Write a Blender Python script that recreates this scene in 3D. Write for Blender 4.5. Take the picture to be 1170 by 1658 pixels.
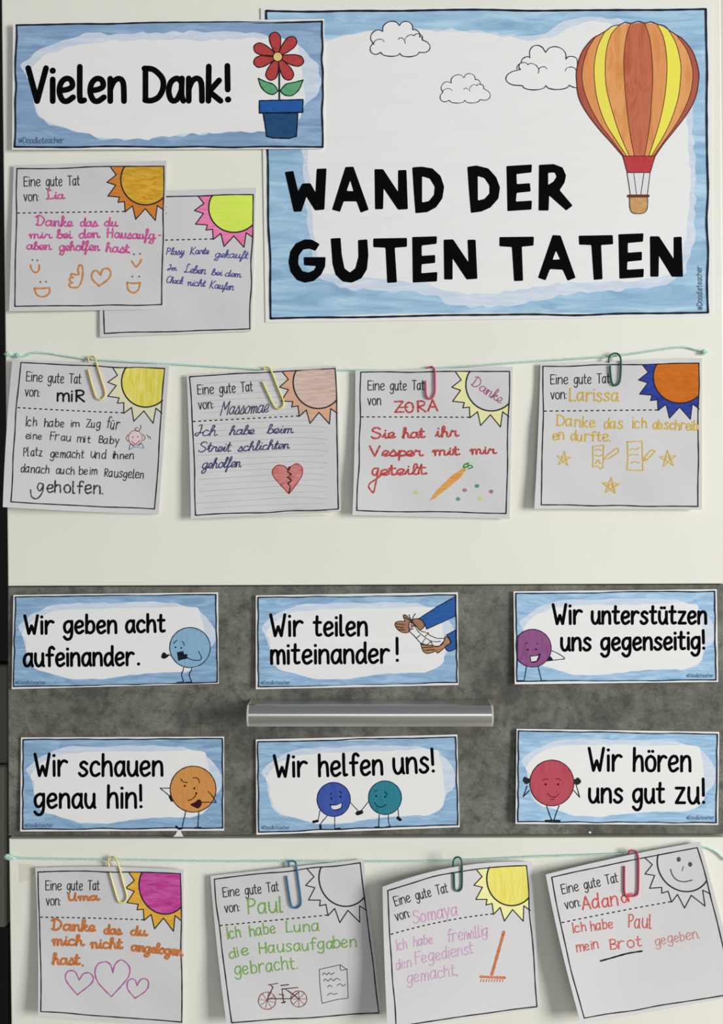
import bpy, bmesh, math, random
import numpy as np
from mathutils import Vector

random.seed(7)
for o in list(bpy.data.objects): bpy.data.objects.remove(o)
S = bpy.context.scene
C = S.collection

# ------------------------------------------------------------------ camera, world, light
PXM = 0.0004125            # metres per photo pixel on the cabinet front
DIST = 0.65                # camera distance to the cabinet front
H0 = 1.25                  # height of the picture centre above the floor
cd = bpy.data.cameras.new('camera'); cam = bpy.data.objects.new('camera', cd); C.objects.link(cam)
cam.location = (0, -DIST, H0); cam.rotation_euler = (math.pi/2, 0, 0)
cd.sensor_fit = 'VERTICAL'; cd.sensor_height = 36; cd.lens = DIST*36/(1658*PXM); cd.clip_start = 0.01
S.camera = cam

w = bpy.data.worlds.new('world'); S.world = w; w.use_nodes = True
bg = w.node_tree.nodes['Background']; bg.inputs[0].default_value = (0.93, 0.97, 1.0, 1); bg.inputs[1].default_value = 0.19

def area(name, loc, target, size, sizey, power, col):
    l = bpy.data.lights.new(name, 'AREA'); l.shape = 'RECTANGLE'; l.size = size; l.size_y = sizey
    l.energy = power; l.color = col
    o = bpy.data.objects.new(name, l); C.objects.link(o); o.location = loc
    d = Vector(target)-Vector(loc); o.rotation_euler = d.to_track_quat('-Z', 'Y').to_euler()
    return o
area('window_light', (3.0, -1.9, 1.42), (0, 0, H0-.05), 1.0, 1.5, 122, (1.0, 0.99, 0.955))
area('rear_window_light', (0.4, -2.9, 1.45), (0, 0, H0), 1.8, 0.7, 9, (0.97, 0.98, 1.0))
vs = S.view_settings; vs.view_transform = 'Standard'; vs.look = 'None'; vs.gamma = 1; vs.exposure = 0; vs.use_curve_mapping = False

# ------------------------------------------------------------------ colour and materials
def lin(c):
    c /= 255.0
    return c/12.92 if c <= 0.04045 else ((c+0.055)/1.055)**2.4
def rgb(h, k=1/0.83):
    h = h.lstrip('#'); v = [min(0.93, lin(int(h[i:i+2], 16))*k) for i in (0, 2, 4)]
    return (v[0], v[1], v[2], 1)

class N:
    """small helper around a node tree"""
    def __init__(s, name, rough=0.7, spec=0.25, metal=0.0):
        s.m = bpy.data.materials.new(name); s.m.use_nodes = True; s.t = s.m.node_tree
        s.b = s.t.nodes['Principled BSDF']
        s.b.inputs['Roughness'].default_value = rough; s.b.inputs['Metallic'].default_value = metal
        s.b.inputs['Specular IOR Level'].default_value = spec
    def n(s, typ, **kw):
        x = s.t.nodes.new(typ)
        for k, v in kw.items(): setattr(x, k, v)
        return x
    def coord(s, kind='UV', sc=(1, 1, 1), rot=0.0):
        c = s.n('ShaderNodeTexCoord'); m = s.n('ShaderNodeMapping'); m.inputs['Scale'].default_value = sc
        m.inputs['Rotation'].default_value = (0, 0, rot)
        s.t.links.new(c.outputs[kind], m.inputs['Vector']); return m.outputs[0]
    def noise(s, vec, scale, detail=4, rough=0.55, dist=0.0):
        x = s.n('ShaderNodeTexNoise'); x.inputs['Scale'].default_value = scale; x.inputs['Detail'].default_value = detail
        x.inputs['Roughness'].default_value = rough; x.inputs['Distortion'].default_value = dist
        s.t.links.new(vec, x.inputs['Vector']); return x.outputs['Fac']
    def ramp(s, fac, stops):
        r = s.n('ShaderNodeValToRGB'); e = r.color_ramp.elements
        while len(e) < len(stops): e.new(0.5)
        for i, (p, c) in enumerate(stops): e[i].position = p; e[i].color = c
        s.t.links.new(fac, r.inputs[0]); return r.outputs[0]
    def mix(s, fac, a, b):
        x = s.n('ShaderNodeMix', data_type='RGBA')
        for sock, v in ((x.inputs[0], fac), (x.inputs[6], a), (x.inputs[7], b)):
            if isinstance(v, (float, int, tuple)): sock.default_value = v
            else: s.t.links.new(v, sock)
        return x.outputs[2]
    def col(s, v):
        if isinstance(v, tuple): s.b.inputs['Base Color'].default_value = v
        else: s.t.links.new(v, s.b.inputs['Base Color'])
        return s
    def bump(s, h, strength=0.1, dist=0.0005):
        x = s.n('ShaderNodeBump'); x.inputs['Strength'].default_value = strength; x.inputs['Distance'].default_value = dist
        s.t.links.new(h, x.inputs['Height']); s.t.links.new(x.outputs[0], s.b.inputs['Normal']); return s

_mats = {}
def ink(h, var=0.12, rough=0.75):
    """pen or printer ink: the colour with a little uneven saturation (UV = photo pixels / 100)"""
    k = ('ink', h, var)
    if k in _mats: return _mats[k]
    g = N('ink_'+h, rough, 0.08); c = rgb(h, 1.08); f = g.noise(g.coord(), 26, 3)
    c2 = tuple(min(0.93, x+(0.7-x)*var*0.75) for x in c[:3])+(1,)
    g.col(g.ramp(f, [(0.38, c), (0.68, c2)])); _mats[k] = g.m; return g.m
def crayon(h, h2, rot=0.6, sx=4, sy=30):
    """felt pen or coloured pencil filling, streaks along one direction"""
    k = ('cr', h, h2, rot, sx)
    if k in _mats: return _mats[k]
    g = N('crayon_'+h, 0.75, 0.15); f = g.noise(g.coord('UV', (sx, sy, 1), rot), 1.0, 4, 0.6, 0.6)
    g.col(g.ramp(f, [(0.33, rgb(h)), (0.64, rgb(h2))])); _mats[k] = g.m; return g.m
def flat(h, rough=0.7, spec=0.25, metal=0.0, var=0.05, scale=30, name=None):
    k = ('fl', h, rough, metal, name)
    if k in _mats: return _mats[k]
    g = N((name or 'surface')+'_'+h, rough, spec, metal); c = rgb(h)
    c2 = tuple(max(0, x*(1-var)) for x in c[:3])+(1,)
    g.col(g.ramp(g.noise(g.coord('Object'), scale, 4), [(0.35, c), (0.65, c2)])); _mats[k] = g.m; return g.m
def water(a, b, c, sc=1.0, vert=False):
    k = ('wa', a, b, c, sc, vert)
    if k in _mats: return _mats[k]
    g = N('watercolour_'+a, 0.55, 0.3)
    f1 = g.noise(g.coord('UV', (4.5*sc, 0.8*sc, 1) if vert else (0.8*sc, 4.5*sc, 1)), 1.3, 6, 0.6, 1.2)
    f2 = g.noise(g.coord('UV', (2*sc, 3*sc, 1)), 1.0, 5, 0.6, 0.8)
    x = g.ramp(f1, [(0.36, rgb(a)), (0.5, rgb(b)), (0.64, rgb(c))])
    x = g.mix(g.ramp(f2, [(0.42, (0, 0, 0, 1)), (0.72, (0.55, 0.55, 0.55, 1))]), x, rgb(b))
    g.col(x); _mats[k] = g.m; return g.m

def paper_mat(name, h, rough=0.8):
    g = N(name, rough, 0.2); f = g.noise(g.coord(), 90, 3); c = rgb(h)
    g.col(g.ramp(f, [(0.3, c), (0.7, tuple(x*0.975 for x in c[:3])+(1,))]))
    return g.bump(g.noise(g.coord(), 9, 4), 0.12, 0.0006).m
NOTE_PAPER = paper_mat('note_paper', '#cac9cb')
POSTER_PAPER = paper_mat('poster_paper', '#dfdfde', 0.55)
PRINT = ink('#26282c', 0.05)
BLACK = ink('#07080a', 0.0, 0.9)
BLACK.node_tree.nodes['Principled BSDF'].inputs['Specular IOR Level'].default_value = 0.05

# ------------------------------------------------------------------ geometry helpers
def P(px, py, z=0.0):
    """photo pixel on the cabinet front + height in mm off the front -> world point"""
    z *= 0.001; k = (DIST-z)/DIST
    return ((px-585)*PXM*k, -z, H0-(py-829)*PXM*k)

class MB:
    def __init__(s): s.v = []; s.f = []; s.uv = []
    def add(s, pts, faces, uvs=None):
        b = len(s.v); s.v += pts; s.uv += (uvs if uvs else [(p[0]*10, p[2]*10) for p in pts])
        s.f += [tuple(b+i for i in f) for f in faces]
    def build(s, name, mat, parent=None, origin=None, smooth=False):
        o0 = origin if origin is not None else (tuple(parent.matrix_world.translation) if parent else (0, 0, 0))
        if parent is not None and origin is None: o0 = parent['_org']
        me = bpy.data.meshes.new(name)
        me.from_pydata([(a-o0[0], b-o0[1], c-o0[2]) for a, b, c in s.v], [], s.f)
        uvl = me.uv_layers.new(name='UVMap')
        idx = np.empty(len(me.loops), dtype=np.int32); me.loops.foreach_get('vertex_index', idx)
        uvl.data.foreach_set('uv', np.array(s.uv, dtype=np.float32)[idx].ravel())
        if smooth: me.polygons.foreach_set('use_smooth', [True]*len(me.polygons))
        me.materials.append(mat); me.update()
        o = bpy.data.objects.new(name, me); C.objects.link(o)
        if parent: o.parent = parent
        else: o.location = o0
        return o

ORG = {}
def thing(name, label, cat, org, group=None):
    o = bpy.data.objects.new(name, None); C.objects.link(o); o.location = org; o.empty_display_size = 0.01
    o['label'] = label; o['category'] = cat
    if group: o['group'] = group
    ORG[o.name] = tuple(org); return o
def part(mb, name, mat, parent, label=None, root=None, smooth=False):
    """child mesh; root = the top-level thing when parent is itself a part"""
    o = mb.build(name, mat, None, ORG[(root or parent).name], smooth)
    o.location = (0, 0, 0); o.parent = parent
    if label: o['label'] = label
    return o
def tag(o, label, cat, group=None):
    o['label'] = label; o['category'] = cat
    if group: o['group'] = group
    return o

def box(mb, x0, x1, y0, y1, z0, z1, bev=0.0):
    if bev <= 0:
        v = [(x, y, z) for x in (x0, x1) for y in (y0, y1) for z in (z0, z1)]
        mb.add(v, [(0, 1, 3, 2), (4, 6, 7, 5), (0, 4, 5, 1), (2, 3, 7, 6), (0, 2, 6, 4), (1, 5, 7, 3)]); return
    bm = bmesh.new(); bmesh.ops.create_cube(bm, size=1)
    for v in bm.verts: v.co = Vector(((x0+x1)/2+v.co.x*(x1-x0), (y0+y1)/2+v.co.y*(y1-y0), (z0+z1)/2+v.co.z*(z1-z0)))
    bmesh.ops.bevel(bm, geom=list(bm.edges), offset=bev, segments=2, affect='EDGES')
    bm.verts.index_update(); mb.add([tuple(v.co) for v in bm.verts], [tuple(v.index for v in f.verts) for f in bm.faces]); bm.free()

def slab(mb, quad, zb, zf, bev=0.8):
    """a front panel from four photo corners (tl,tr,br,bl), between heights zb and zf (mm), bevelled front edge"""
    c = [sum(q[0] for q in quad)/4, sum(q[1] for q in quad)/4]
    def ring(z, ins):
        r = []
        for x, y in quad:
            r.append(P(x+(ins if x < c[0] else -ins), y+(ins if y < c[1] else -ins), z))
        return r
    b = bev/1000/PXM
    # true (not perspective corrected) depth: the back ring keeps the world x/z of the front ring
    f0 = ring(zf, b); f1 = [(p[0], -(zf-bev*0.3)*.001, p[2]) for p in ring(zf, b*0.3)]; f2 = [(p[0], -(zf-bev)*.001, p[2]) for p in ring(zf, 0)]
    f3 = [(p[0], -zb*.001, p[2]) for p in f2]
    v = f0+f1+f2+f3; F = [(3, 2, 1, 0)]
    for k in range(3):
        for i in range(4):
            j = (i+1) % 4; F.append((k*4+i, k*4+j, k*4+4+j, k*4+4+i))
    F.append((12, 13, 14, 15)); mb.add(v, F)

def tube(mb, pts, r, seg=8, closed=False, caps=True):
    n = len(pts); ps = [Vector(p) for p in pts]; ring = []; up = Vector((0, -1, 0.01)).normalized()
    for i in range(n):
        a = ps[max(0, i-1)]; b = ps[min(n-1, i+1)]; t = (b-a)
        t = t.normalized() if t.length > 1e-9 else Vector((1, 0, 0))
        s_ = t.cross(up)
        if s_.length < 1e-3: s_ = t.cross(Vector((1, 0, 0)))
        s_.normalize(); u = s_.cross(t).normalized(); up = u if u.length > .5 else up
        rr = r[i] if isinstance(r, (list, tuple)) else r
        ring.append([ps[i]+(s_*math.cos(2*math.pi*k/seg)+u*math.sin(2*math.pi*k/seg))*rr for k in range(seg)])
    v = [tuple(p) for rg in ring for p in rg]; F = []
    for i in range(n-1):
        for k in range(seg):
            k2 = (k+1) % seg; F.append((i*seg+k, i*seg+k2, (i+1)*seg+k2, (i+1)*seg+k))
    if caps: F.append(tuple(range(seg))[::-1]); F.append(tuple((n-1)*seg+k for k in range(seg)))
    mb.add(v, F)

def hsh(i, s=0.0):
    return math.modf(abs(math.sin(i*12.9898+s*78.233)*43758.5453))[0]*2-1

def parse(s):
    out = []
    for t in s.split():
        c = t.endswith('!'); t = t.rstrip('!'); a, b = t.split(','); out.append((float(a), float(b), c))
    return out
def smooth(pts, step=2.0, closed=False):
    """Catmull-Rom through the points; third item True marks a sharp corner"""
    P_ = [(p[0], p[1], (p[2] if len(p) > 2 else False)) for p in pts]
    if len(P_) < 3 and not closed: return [(p[0], p[1]) for p in P_]
    n = len(P_); out = []
    rng = n if closed else n-1
    for i in range(rng):
        p1 = P_[i]; p2 = P_[(i+1) % n]
        p0 = P_[(i-1) % n] if (closed or i > 0) else p1
        p3 = P_[(i+2) % n] if (closed or i+2 < n) else p2
        if p1[2]: p0 = p1
        if p2[2]: p3 = p2
        d = math.hypot(p2[0]-p1[0], p2[1]-p1[1]); k = max(1, min(40, int(math.ceil(d/step))))
        for j in range(k):
            t = j/k; t2 = t*t; t3 = t2*t
            out.append(tuple(0.5*((2*p1[a])+(-p0[a]+p2[a])*t+(2*p0[a]-5*p1[a]+4*p2[a]-p3[a])*t2+(-p0[a]+3*p1[a]-3*p2[a]+p3[a])*t3) for a in (0, 1)))
    if not closed: out.append(P_[-1][:2])
    return out

class Sheet:
    """a sheet of paper on the cabinet: four photo corners, a bowed edge, a height field in mm"""
    def __init__(s, q, z=lambda u, v: 1.0, bow=(0, 0, 0, 0), lift=0.0):
        s.q = q; s.zf = z; s.bow = bow
    def fwd(s, u, v):
        (ax, ay), (bx, by), (cx, cy), (dx, dy) = s.q
        x = (1-u)*(1-v)*ax+u*(1-v)*bx+u*v*cx+(1-u)*v*dx; y = (1-u)*(1-v)*ay+u*(1-v)*by+u*v*cy+(1-u)*v*dy
        hu = 4*u*(1-u); hv = 4*v*(1-v)
        return x+s.bow[1]*hv*u+s.bow[3]*hv*(1-u), y+s.bow[0]*hu*(1-v)+s.bow[2]*hu*v
    def inv(s, x, y):
        u, v = 0.5, 0.5
        for _ in range(5):
            fx, fy = s.fwd(u, v); e = 1e-3
            ax, ay = s.fwd(u+e, v); bx, by = s.fwd(u, v+e)
            a = (ax-fx)/e; c = (ay-fy)/e; b = (bx-fx)/e; d = (by-fy)/e; det = a*d-b*c
            rx = x-fx; ry = y-fy
            u += (d*rx-b*ry)/det; v += (-c*rx+a*ry)/det
            u = min(1.4, max(-0.4, u)); v = min(1.4, max(-0.4, v))
        return u, v
    def pt(s, x, y, layer=0):
        u, v = s.inv(x, y); return P(x, y, s.zf(min(1, max(0, u)), min(1, max(0, v)))+0.035*layer)
    def build(s, parent, mat, n=24, name='paper_sheet', th=0.16):
        mb = MB(); V = []; UV = []; m = n+1
        for k in (0, 1):
            for j in range(m):
                for i in range(m):
                    u, v = i/n, j/n; x, y = s.fwd(u, v); p = P(x, y, s.zf(u, v)); 
                    V.append((p[0], p[1]+k*th*.001, p[2])); UV.append((x/100, -y/100))
        F = []
        for j in range(n):
            for i in range(n):
                a = j*m+i; F.append((a, a+m, a+m+1, a+1)); b = a+m*m; F.append((b, b+1, b+m+1, b+m))
        rim = [i for i in range(m)]+[j*m+n for j in range(1, m)]+[n*m+i for i in range(n-1, -1, -1)]+[j*m for j in range(n-1, 0, -1)]
        nf = len(F); o_ = len(V); r_ = len(rim)
        V += [V[i] for i in rim]+[V[i+m*m] for i in rim]; UV += [UV[i] for i in rim]*2
        for i in range(r_):
            j = (i+1) % r_; F.append((o_+i, o_+j, o_+r_+j, o_+r_+i))
        mb.add(V, F, UV); return part(mb, name, mat, parent, smooth=True)

class Ink:
    """flat print or pen marks following a Sheet: collects strokes and fillings"""
    def __init__(s, sh, layer=2): s.sh = sh; s.l = layer; s.mb = MB()
    def _pts(s, pts): return [s.sh.pt(x, y, s.l) for x, y in pts], [(x/100, -y/100) for x, y in pts]
    def disc(s, x, y, r, ry=None, n=10):
        ry = ry or r; ps = [(x+r*math.cos(2*math.pi*k/n), y+ry*math.sin(2*math.pi*k/n)) for k in range(n)]
        a, b = s._pts(ps); s.mb.add(a, [tuple(range(n))[::-1]], b)
    def stroke(s, pts, w, closed=False, caps=True, wob=0.0):
        pts = [p for i, p in enumerate(pts) if i == 0 or math.hypot(p[0]-pts[i-1][0], p[1]-pts[i-1][1]) > 1e-3]
        if closed and len(pts) > 2: pts = pts+[pts[0]]
        if len(pts) == 1: s.disc(pts[0][0], pts[0][1], w/2); return
        n = len(pts); L = []; R = []; h = w/2; rnd = random.random()*9
        D = []
        for i in range(n-1):
            dx, dy = pts[i+1][0]-pts[i][0], pts[i+1][1]-pts[i][1]; d = math.hypot(dx, dy); D.append((dx/d, dy/d))
        runs = []; cur = [0]
        for i in range(1, n-1):
            dot = D[i-1][0]*D[i][0]+D[i-1][1]*D[i][1]; cur.append(i)
            if dot < 0.82: runs.append(cur); cur = [i]; s.disc(pts[i][0], pts[i][1], h)
        cur.append(n-1); runs.append(cur)
        for r in runs:
            if len(r) < 2: continue
            ps = []
            for k, i in enumerate(r):
                if k == 0: d = D[i]
                elif k == len(r)-1: d = D[i-1]
                else:
                    d = (D[i-1][0]+D[i][0], D[i-1][1]+D[i][1]); l = math.hypot(*d); d = (d[0]/l, d[1]/l)
                hh = h*(1+wob*math.sin(i*0.9+rnd)+wob*0.6*math.sin(i*0.37+rnd*2))
                ps.append((pts[i][0]-d[1]*hh, pts[i][1]+d[0]*hh)); ps.append((pts[i][0]+d[1]*hh, pts[i][1]-d[0]*hh))
            a, b = s._pts(ps); s.mb.add(a, [(2*k, 2*k+2, 2*k+3, 2*k+1) for k in range(len(r)-1)], b)
        if caps: s.disc(pts[0][0], pts[0][1], h); s.disc(pts[-1][0], pts[-1][1], h)
        return s
    def line(s, pts, w, closed=False, wob=0.0, step=2.0): s.stroke(smooth(pts, step, closed), w, closed, True, wob); return s
    def fill(s, polys, xs=9.0, ys=6.0):
        """even-odd fill of polygons by horizontal bands, so that it can follow curved paper"""
        yy = sorted({round(p[1], 2) for q in polys for p in q}); ally = []
        for a, b in zip(yy, yy[1:]):
            k = max(1, int(math.ceil((b-a)/ys))); ally += [a+(b-a)*j/k for j in range(k)]
        ally.append(yy[-1]); E = []
        for q in polys:
            for i in range(len(q)):
                a, b = q[i], q[(i+1) % len(q)]
                if abs(a[1]-b[1]) > 0.004: E.append((a, b) if a[1] < b[1] else (b, a))
        for y0, y1 in zip(ally, ally[1:]):
            if y1-y0 < 0.004: continue
            ym = (y0+y1)/2; hit = []
            for a, b in E:
                if a[1] <= ym <= b[1]:
                    f = lambda y: a[0]+(b[0]-a[0])*min(1, max(0, (y-a[1])/(b[1]-a[1])))
                    hit.append((f(ym), f(y0), f(y1)))
            hit.sort()
            for h0, h1 in zip(hit[::2], hit[1::2]):
                k = max(1, int(math.ceil((h1[0]-h0[0])/xs))); ps = []
                for j in range(k+1):
                    t = j/k; ps += [(h0[1]+(h1[1]-h0[1])*t, y0), (h0[2]+(h1[2]-h0[2])*t, y1)]
                a_, b_ = s._pts(ps); s.mb.add(a_, [(2*j, 2*j+1, 2*j+3, 2*j+2) for j in range(k)], b_)
        return s
    def done(s, name, mat, parent, label=None, root=None):
        return part(s.mb, name, mat, parent, label, root)

def rough_poly(q, amp, step, seed=0.0):
    out = []; n = len(q); c = 0
    for i in range(n):
        a, b = q[i], q[(i+1) % n]; d = math.hypot(b[0]-a[0], b[1]-a[1]); k = max(1, int(d/step))
        for j in range(k):
            t = j/k; c += 1
            out.append((a[0]+(b[0]-a[0])*t+hsh(c, seed)*amp, a[1]+(b[1]-a[1])*t+hsh(c+500, seed)*amp))
    return out
def blob(q, amp, seed):
    return smooth(rough_poly(smooth(q, 60, True), amp, 11, seed), 3.5, True)
def rounded(q, r):
    out = []; n = len(q)
    for i in range(n):
        a, b, c = q[i-1], q[i], q[(i+1) % n]
        d1 = math.hypot(a[0]-b[0], a[1]-b[1]); d2 = math.hypot(c[0]-b[0], c[1]-b[1]); k1 = min(r, d1*.4)/d1; k2 = min(r, d2*.4)/d2
        p = (b[0]+(a[0]-b[0])*k1, b[1]+(a[1]-b[1])*k1); s_ = (b[0]+(c[0]-b[0])*k2, b[1]+(c[1]-b[1])*k2)
        out += [p, ((p[0]+s_[0])*.25+b[0]*.5, (p[1]+s_[1])*.25+b[1]*.5), s_]
    return out
def circ(x, y, rx, ry=None, n=44): 
    ry = ry or rx; return [(x+rx*math.cos(2*math.pi*k/n), y+ry*math.sin(2*math.pi*k/n)) for k in range(n)]
def Z(s, ox, oy, sc):
    """'x,y x,y ...' read off an enlarged view -> photo pixels"""
    return [(a/sc+ox, b/sc+oy, c) for a, b, c in parse(s)]
def Z2(s, ox, oy, sc): return [(a, b) for a, b, c in Z(s, ox, oy, sc)]

# ------------------------------------------------------------------ the stroke alphabets (units: capital height 100, y up)
PR = {
'a': (40, ["37,56 24,68 7,56 1,28 9,2 24,4 36,30", "38,68 37,20 42,0"]),
'b': (40, ["3,104 2,1", "2,40 12,62 28,66 38,46 36,14 20,0 3,10"]),
'c': (36, ["36,56 24,68 8,58 1,32 8,6 22,0 37,10"]),
'd': (40, ["36,52 24,66 8,56 1,28 8,2 22,2 36,26", "38,104 37,20 41,0"]),
'e': (38, ["3,32 24,36 36,46 32,64 18,68 5,54 1,28 9,4 22,0 38,12"]),
'f': (34, ["38,94 28,104 17,94 15,60 15,0", "2,60 32,60"]),
'g': (40, ["37,58 24,68 6,56 1,32 8,8 22,6 36,30", "38,68 37,-6 28,-32 12,-36 0,-22"]),
'h': (40, ["3,104 2,0", "2,34 12,60 26,68 36,54 39,0"]),
'i': (5, ["3,66 3,0", "3,92 3,93"]), 'j': (14, ["12,66 12,-20 2,-34", "12,92 12,93"]),
'k': (36, ["3,104 2,0", "32,62 4,28! 36,0"]), 'l': (15, ["3,104 3,12 8,1 15,3"]),
'm': (58, ["2,68 2,0", "2,38 10,62 20,68 28,54 30,0", "30,38 38,62 48,68 56,54 58,0"]),
'n': (40, ["2,68 2,0", "2,36 12,60 26,68 37,54 39,0"]),
'o': (38, ["20,68 5,58 0,34 6,8 20,0 34,8 39,34 34,58 20,68"]),
'p': (38, ["2,66 2,-36", "2,42 12,64 28,68 38,46 36,14 20,0 3,12"]),
'r': (32, ["2,68 2,0", "2,36 12,60 24,68 34,62"]),
's': (34, ["33,58 20,68 7,58 9,44 26,30 33,16 22,1 8,1 0,12"]),
't': (32, ["14,98 12,20 18,2 31,5", "0,68 30,68"]),
'u': (40, ["2,68 2,24 12,1 26,4 36,28", "38,68 38,12 42,0"]), 'v': (34, ["0,68 17,0! 34,68"]),
'w': (48, ["0,68 12,0! 24,50! 36,0! 48,68"]), 'y': (36, ["0,68 19,12", "37,68 10,-36"]), 'z': (36, ["2,66 34,66! 2,2! 36,2"]),
'W': (58, ["0,100 17,0! 30,44! 42,0! 57,100"]), 'V': (48, ["0,100 24,0! 48,100"]),
'D': (52, ["3,98 3,3", "0,98 26,94 50,68 52,38 40,12 20,1 2,2"]), 'E': (38, ["38,98 3,98! 3,0! 38,2", "3,52 32,52"]),
'T': (48, ["0,98 50,98", "25,98 25,0"]), 'I': (5, ["3,100 3,0"]), 'F': (38, ["40,98 3,98! 3,0", "3,54 32,54"]),
'P': (42, ["4,100 4,0", "0,94 24,100 40,84 36,60 20,48 4,48"]),
'B': (42, ["4,100 4,0", "2,96 24,100 38,84 30,58 4,50! 30,48 44,34 42,12 24,0 2,2"]),
'L': (40, ["6,100 4,2! 40,3"]), 'H': (46, ["2,100 2,0", "44,100 44,0", "2,50 44,50"]), 'K': (42, ["3,100 3,0", "40,100 4,44! 42,0"]),
'M': (58, ["0,0 5,100! 28,40! 52,100! 56,0"]), 'S': (44, ["42,86 26,100 8,90 6,70 22,54 40,40 42,18 26,0 8,2 0,14"]),
'Z': (46, ["0,98 44,98! 0,2! 46,2"]), 'O': (46, ["23,100 6,84 0,50 8,12 24,0 40,12 46,50 40,86 23,100"]),
'R': (44, ["4,100 4,0", "0,94 24,100 40,84 34,60 6,50! 44,0"]), 'A': (50, ["0,0 25,100! 50,0", "9,36 41,36"]),
'U': (44, ["2,100 2,30 12,4 30,4 40,24", "42,100 42,0"]), 'C': (40, ["40,88 24,100 6,84 0,50 8,12 24,0 42,14"]), 'J': (30, ["4,96 28,98 28,20 16,0 0,12"]),
'ü': (40, ["2,68 2,24 12,1 26,4 36,28", "38,68 38,12 42,0", "12,90 12,91", "28,90 28,91"]),
'ö': (38, ["20,68 5,58 0,34 6,8 20,0 34,8 39,34 34,58 20,68", "12,90 12,91", "28,90 28,91"]),
'!': (8, ["4,106 5,34", "6,4 6,5"]), '.': (4, ["2,3 2,4"]), ':': (4, ["2,50 2,51", "2,6 2,7"]), ',': (6, ["5,6 0,-12"]), '-': (20, ["0,34 20,34"]),
'@': (52, ["36,44 24,54 16,36 24,22 36,34 38,50! 38,24 50,34 48,66 26,78 4,60 2,26 20,4 40,8"]),
}
CU = {
'a': (50, "34,46 20,54 4,40 2,14 14,2 28,14 36,52! 35,14 42,2 52,10", []),
'b': (42, "0,10 14,50 20,92 10,98 6,70 6,16 16,2 30,10 34,34 24,48 36,42 46,42", []),
'c': (40, "32,44 18,54 4,38 4,12 16,2 32,8 40,16", []),
'd': (50, "34,46 20,54 4,40 2,14 14,2 28,14 38,98! 36,14 42,2 52,10", []),
'e': (36, "0,10 20,22 30,40 20,54 6,40 4,14 16,2 36,12", []),
'f': (34, "0,10 18,50 26,92 18,100 12,80 10,0 6,-36 0,-30 8,-6 32,14", []),
'g': (48, "34,46 20,54 4,40 2,14 14,2 28,14 36,52! 33,-20 20,-42 4,-34 14,-12 48,12", []),
'h': (50, "0,10 16,60 22,94 12,98 8,70 6,0! 10,34 24,52 32,40 32,10 40,2 50,10", []),
'i': (28, "0,10 12,50! 12,12 18,2 28,10", ["14,76 15,77"]),
'k': (44, "0,10 16,60 20,96 10,98 6,0! 10,30 28,52 30,40 10,28! 30,4 44,8", []),
'l': (28, "0,10 18,60 22,94 12,98 8,60 8,12 16,2 28,10", []),
'm': (64, "0,36 8,52 10,0! 14,40 24,52 29,40 29,0! 33,40 44,52 49,40 49,10 55,2 65,10", []),
'n': (48, "0,36 8,52 10,0! 14,40 28,52 33,40 33,10 39,2 49,10", []),
'o': (44, "20,54 4,38 4,12 18,2 32,14 32,40 20,54 30,46 46,46", []),
'p': (42, "0,20 8,52! 6,-36! 10,30 22,52 36,36 32,8 16,2 12,8 42,10", []),
'r': (40, "0,10 10,52 16,44 28,48! 27,14 34,3 42,10", []),
's': (38, "0,8 18,54! 28,24 20,2 4,4 18,1 40,10", []),
't': (30, "0,20 12,88! 12,12 18,2 30,10", ["0,58 26,60"]),
'u': (50, "0,20 8,52! 8,14 16,2 28,14 34,52! 34,12 40,2 50,10", []),
'y': (40, "0,20 8,52! 10,14 20,4 32,50! 28,-20 12,-40 6,-28 40,10", []),
}
CAPC = {'D': (50, ["14,96 10,2", "0,82 10,98 34,92 50,60 42,22 22,2 2,10"]), 'S': PR['S'], 'I': (30, ["10,94 26,98 24,30 12,4 0,14 10,30 40,30"]),
        'H': (48, ["6,98 4,0", "42,98 40,0", "0,50 46,54"]), 'L': (40, ["30,90 18,100 12,80 14,20 2,4 14,2 40,6"]), 'U': (42, ["2,94 4,20 14,2 30,14 36,60", "38,94 36,6 44,2"])}

def write(k, txt, x0, y0, x1, y1, h, w, font='p', slant=0.0, jit=0.0, wob=0.0, gap=13):
    """write a word from (x0,y0) to (x1,y1) on its baseline, capital height h, pen width w"""
    items = []; cur = 0.0; joined = None
    ex = math.hypot(x1-x0, y1-y0); bx, by = (x1-x0)/ex, (y1-y0)/ex
    for i, ch in enumerate(txt):
        if ch == ' ': cur += 34; joined = None; continue
        dy = hsh(i+len(txt)*7, ord(ch))*jit*6; sc = 1+hsh(i*3+5, ord(ch))*jit*0.12
        if font == 'c' and ch in CU:
            if ch in 'acdgo': joined = None
            wd, main, ext = CU[ch]; pts = [(cur+a*sc, b*sc+dy*.4, c) for a, b, c in parse(main)]
            if joined is not None: joined += pts
            else: joined = pts; items.append(joined)
            for e in ext: items.append([(cur+a*sc, b*sc, c) for a, b, c in parse(e)])
            cur += wd*sc-2
        else:
            joined = None; wd, st = (CAPC[ch] if font == 'c' and ch in CAPC else PR[ch])
            for e in st: items.append([(cur+a*sc, b*sc+dy, c) for a, b, c in parse(e)])
            cur += wd*sc+gap*(1+hsh(i+3, 2.0)*jit)
    tot = cur-(gap if not (font == 'c') else 2)
    kx = (ex-w)/tot; ky = (h-w)/100.0
    for it in items:
        pts = [(x0+w/2*bx+(a*kx+slant*b*ky)*bx+b*ky*by, y0-w/2+(a*kx+slant*b*ky)*by-b*ky*bx, c) for a, b, c in it]
        if len(it) == 2 and abs(it[0][0]-it[1][0]) < 1.5 and abs(it[0][1]-it[1][1]) < 1.5:
            k.disc(pts[0][0], pts[0][1], w*0.56)
        else: k.line(pts, w, wob=wob, step=max(1.0, w*0.35))
    return k

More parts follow.
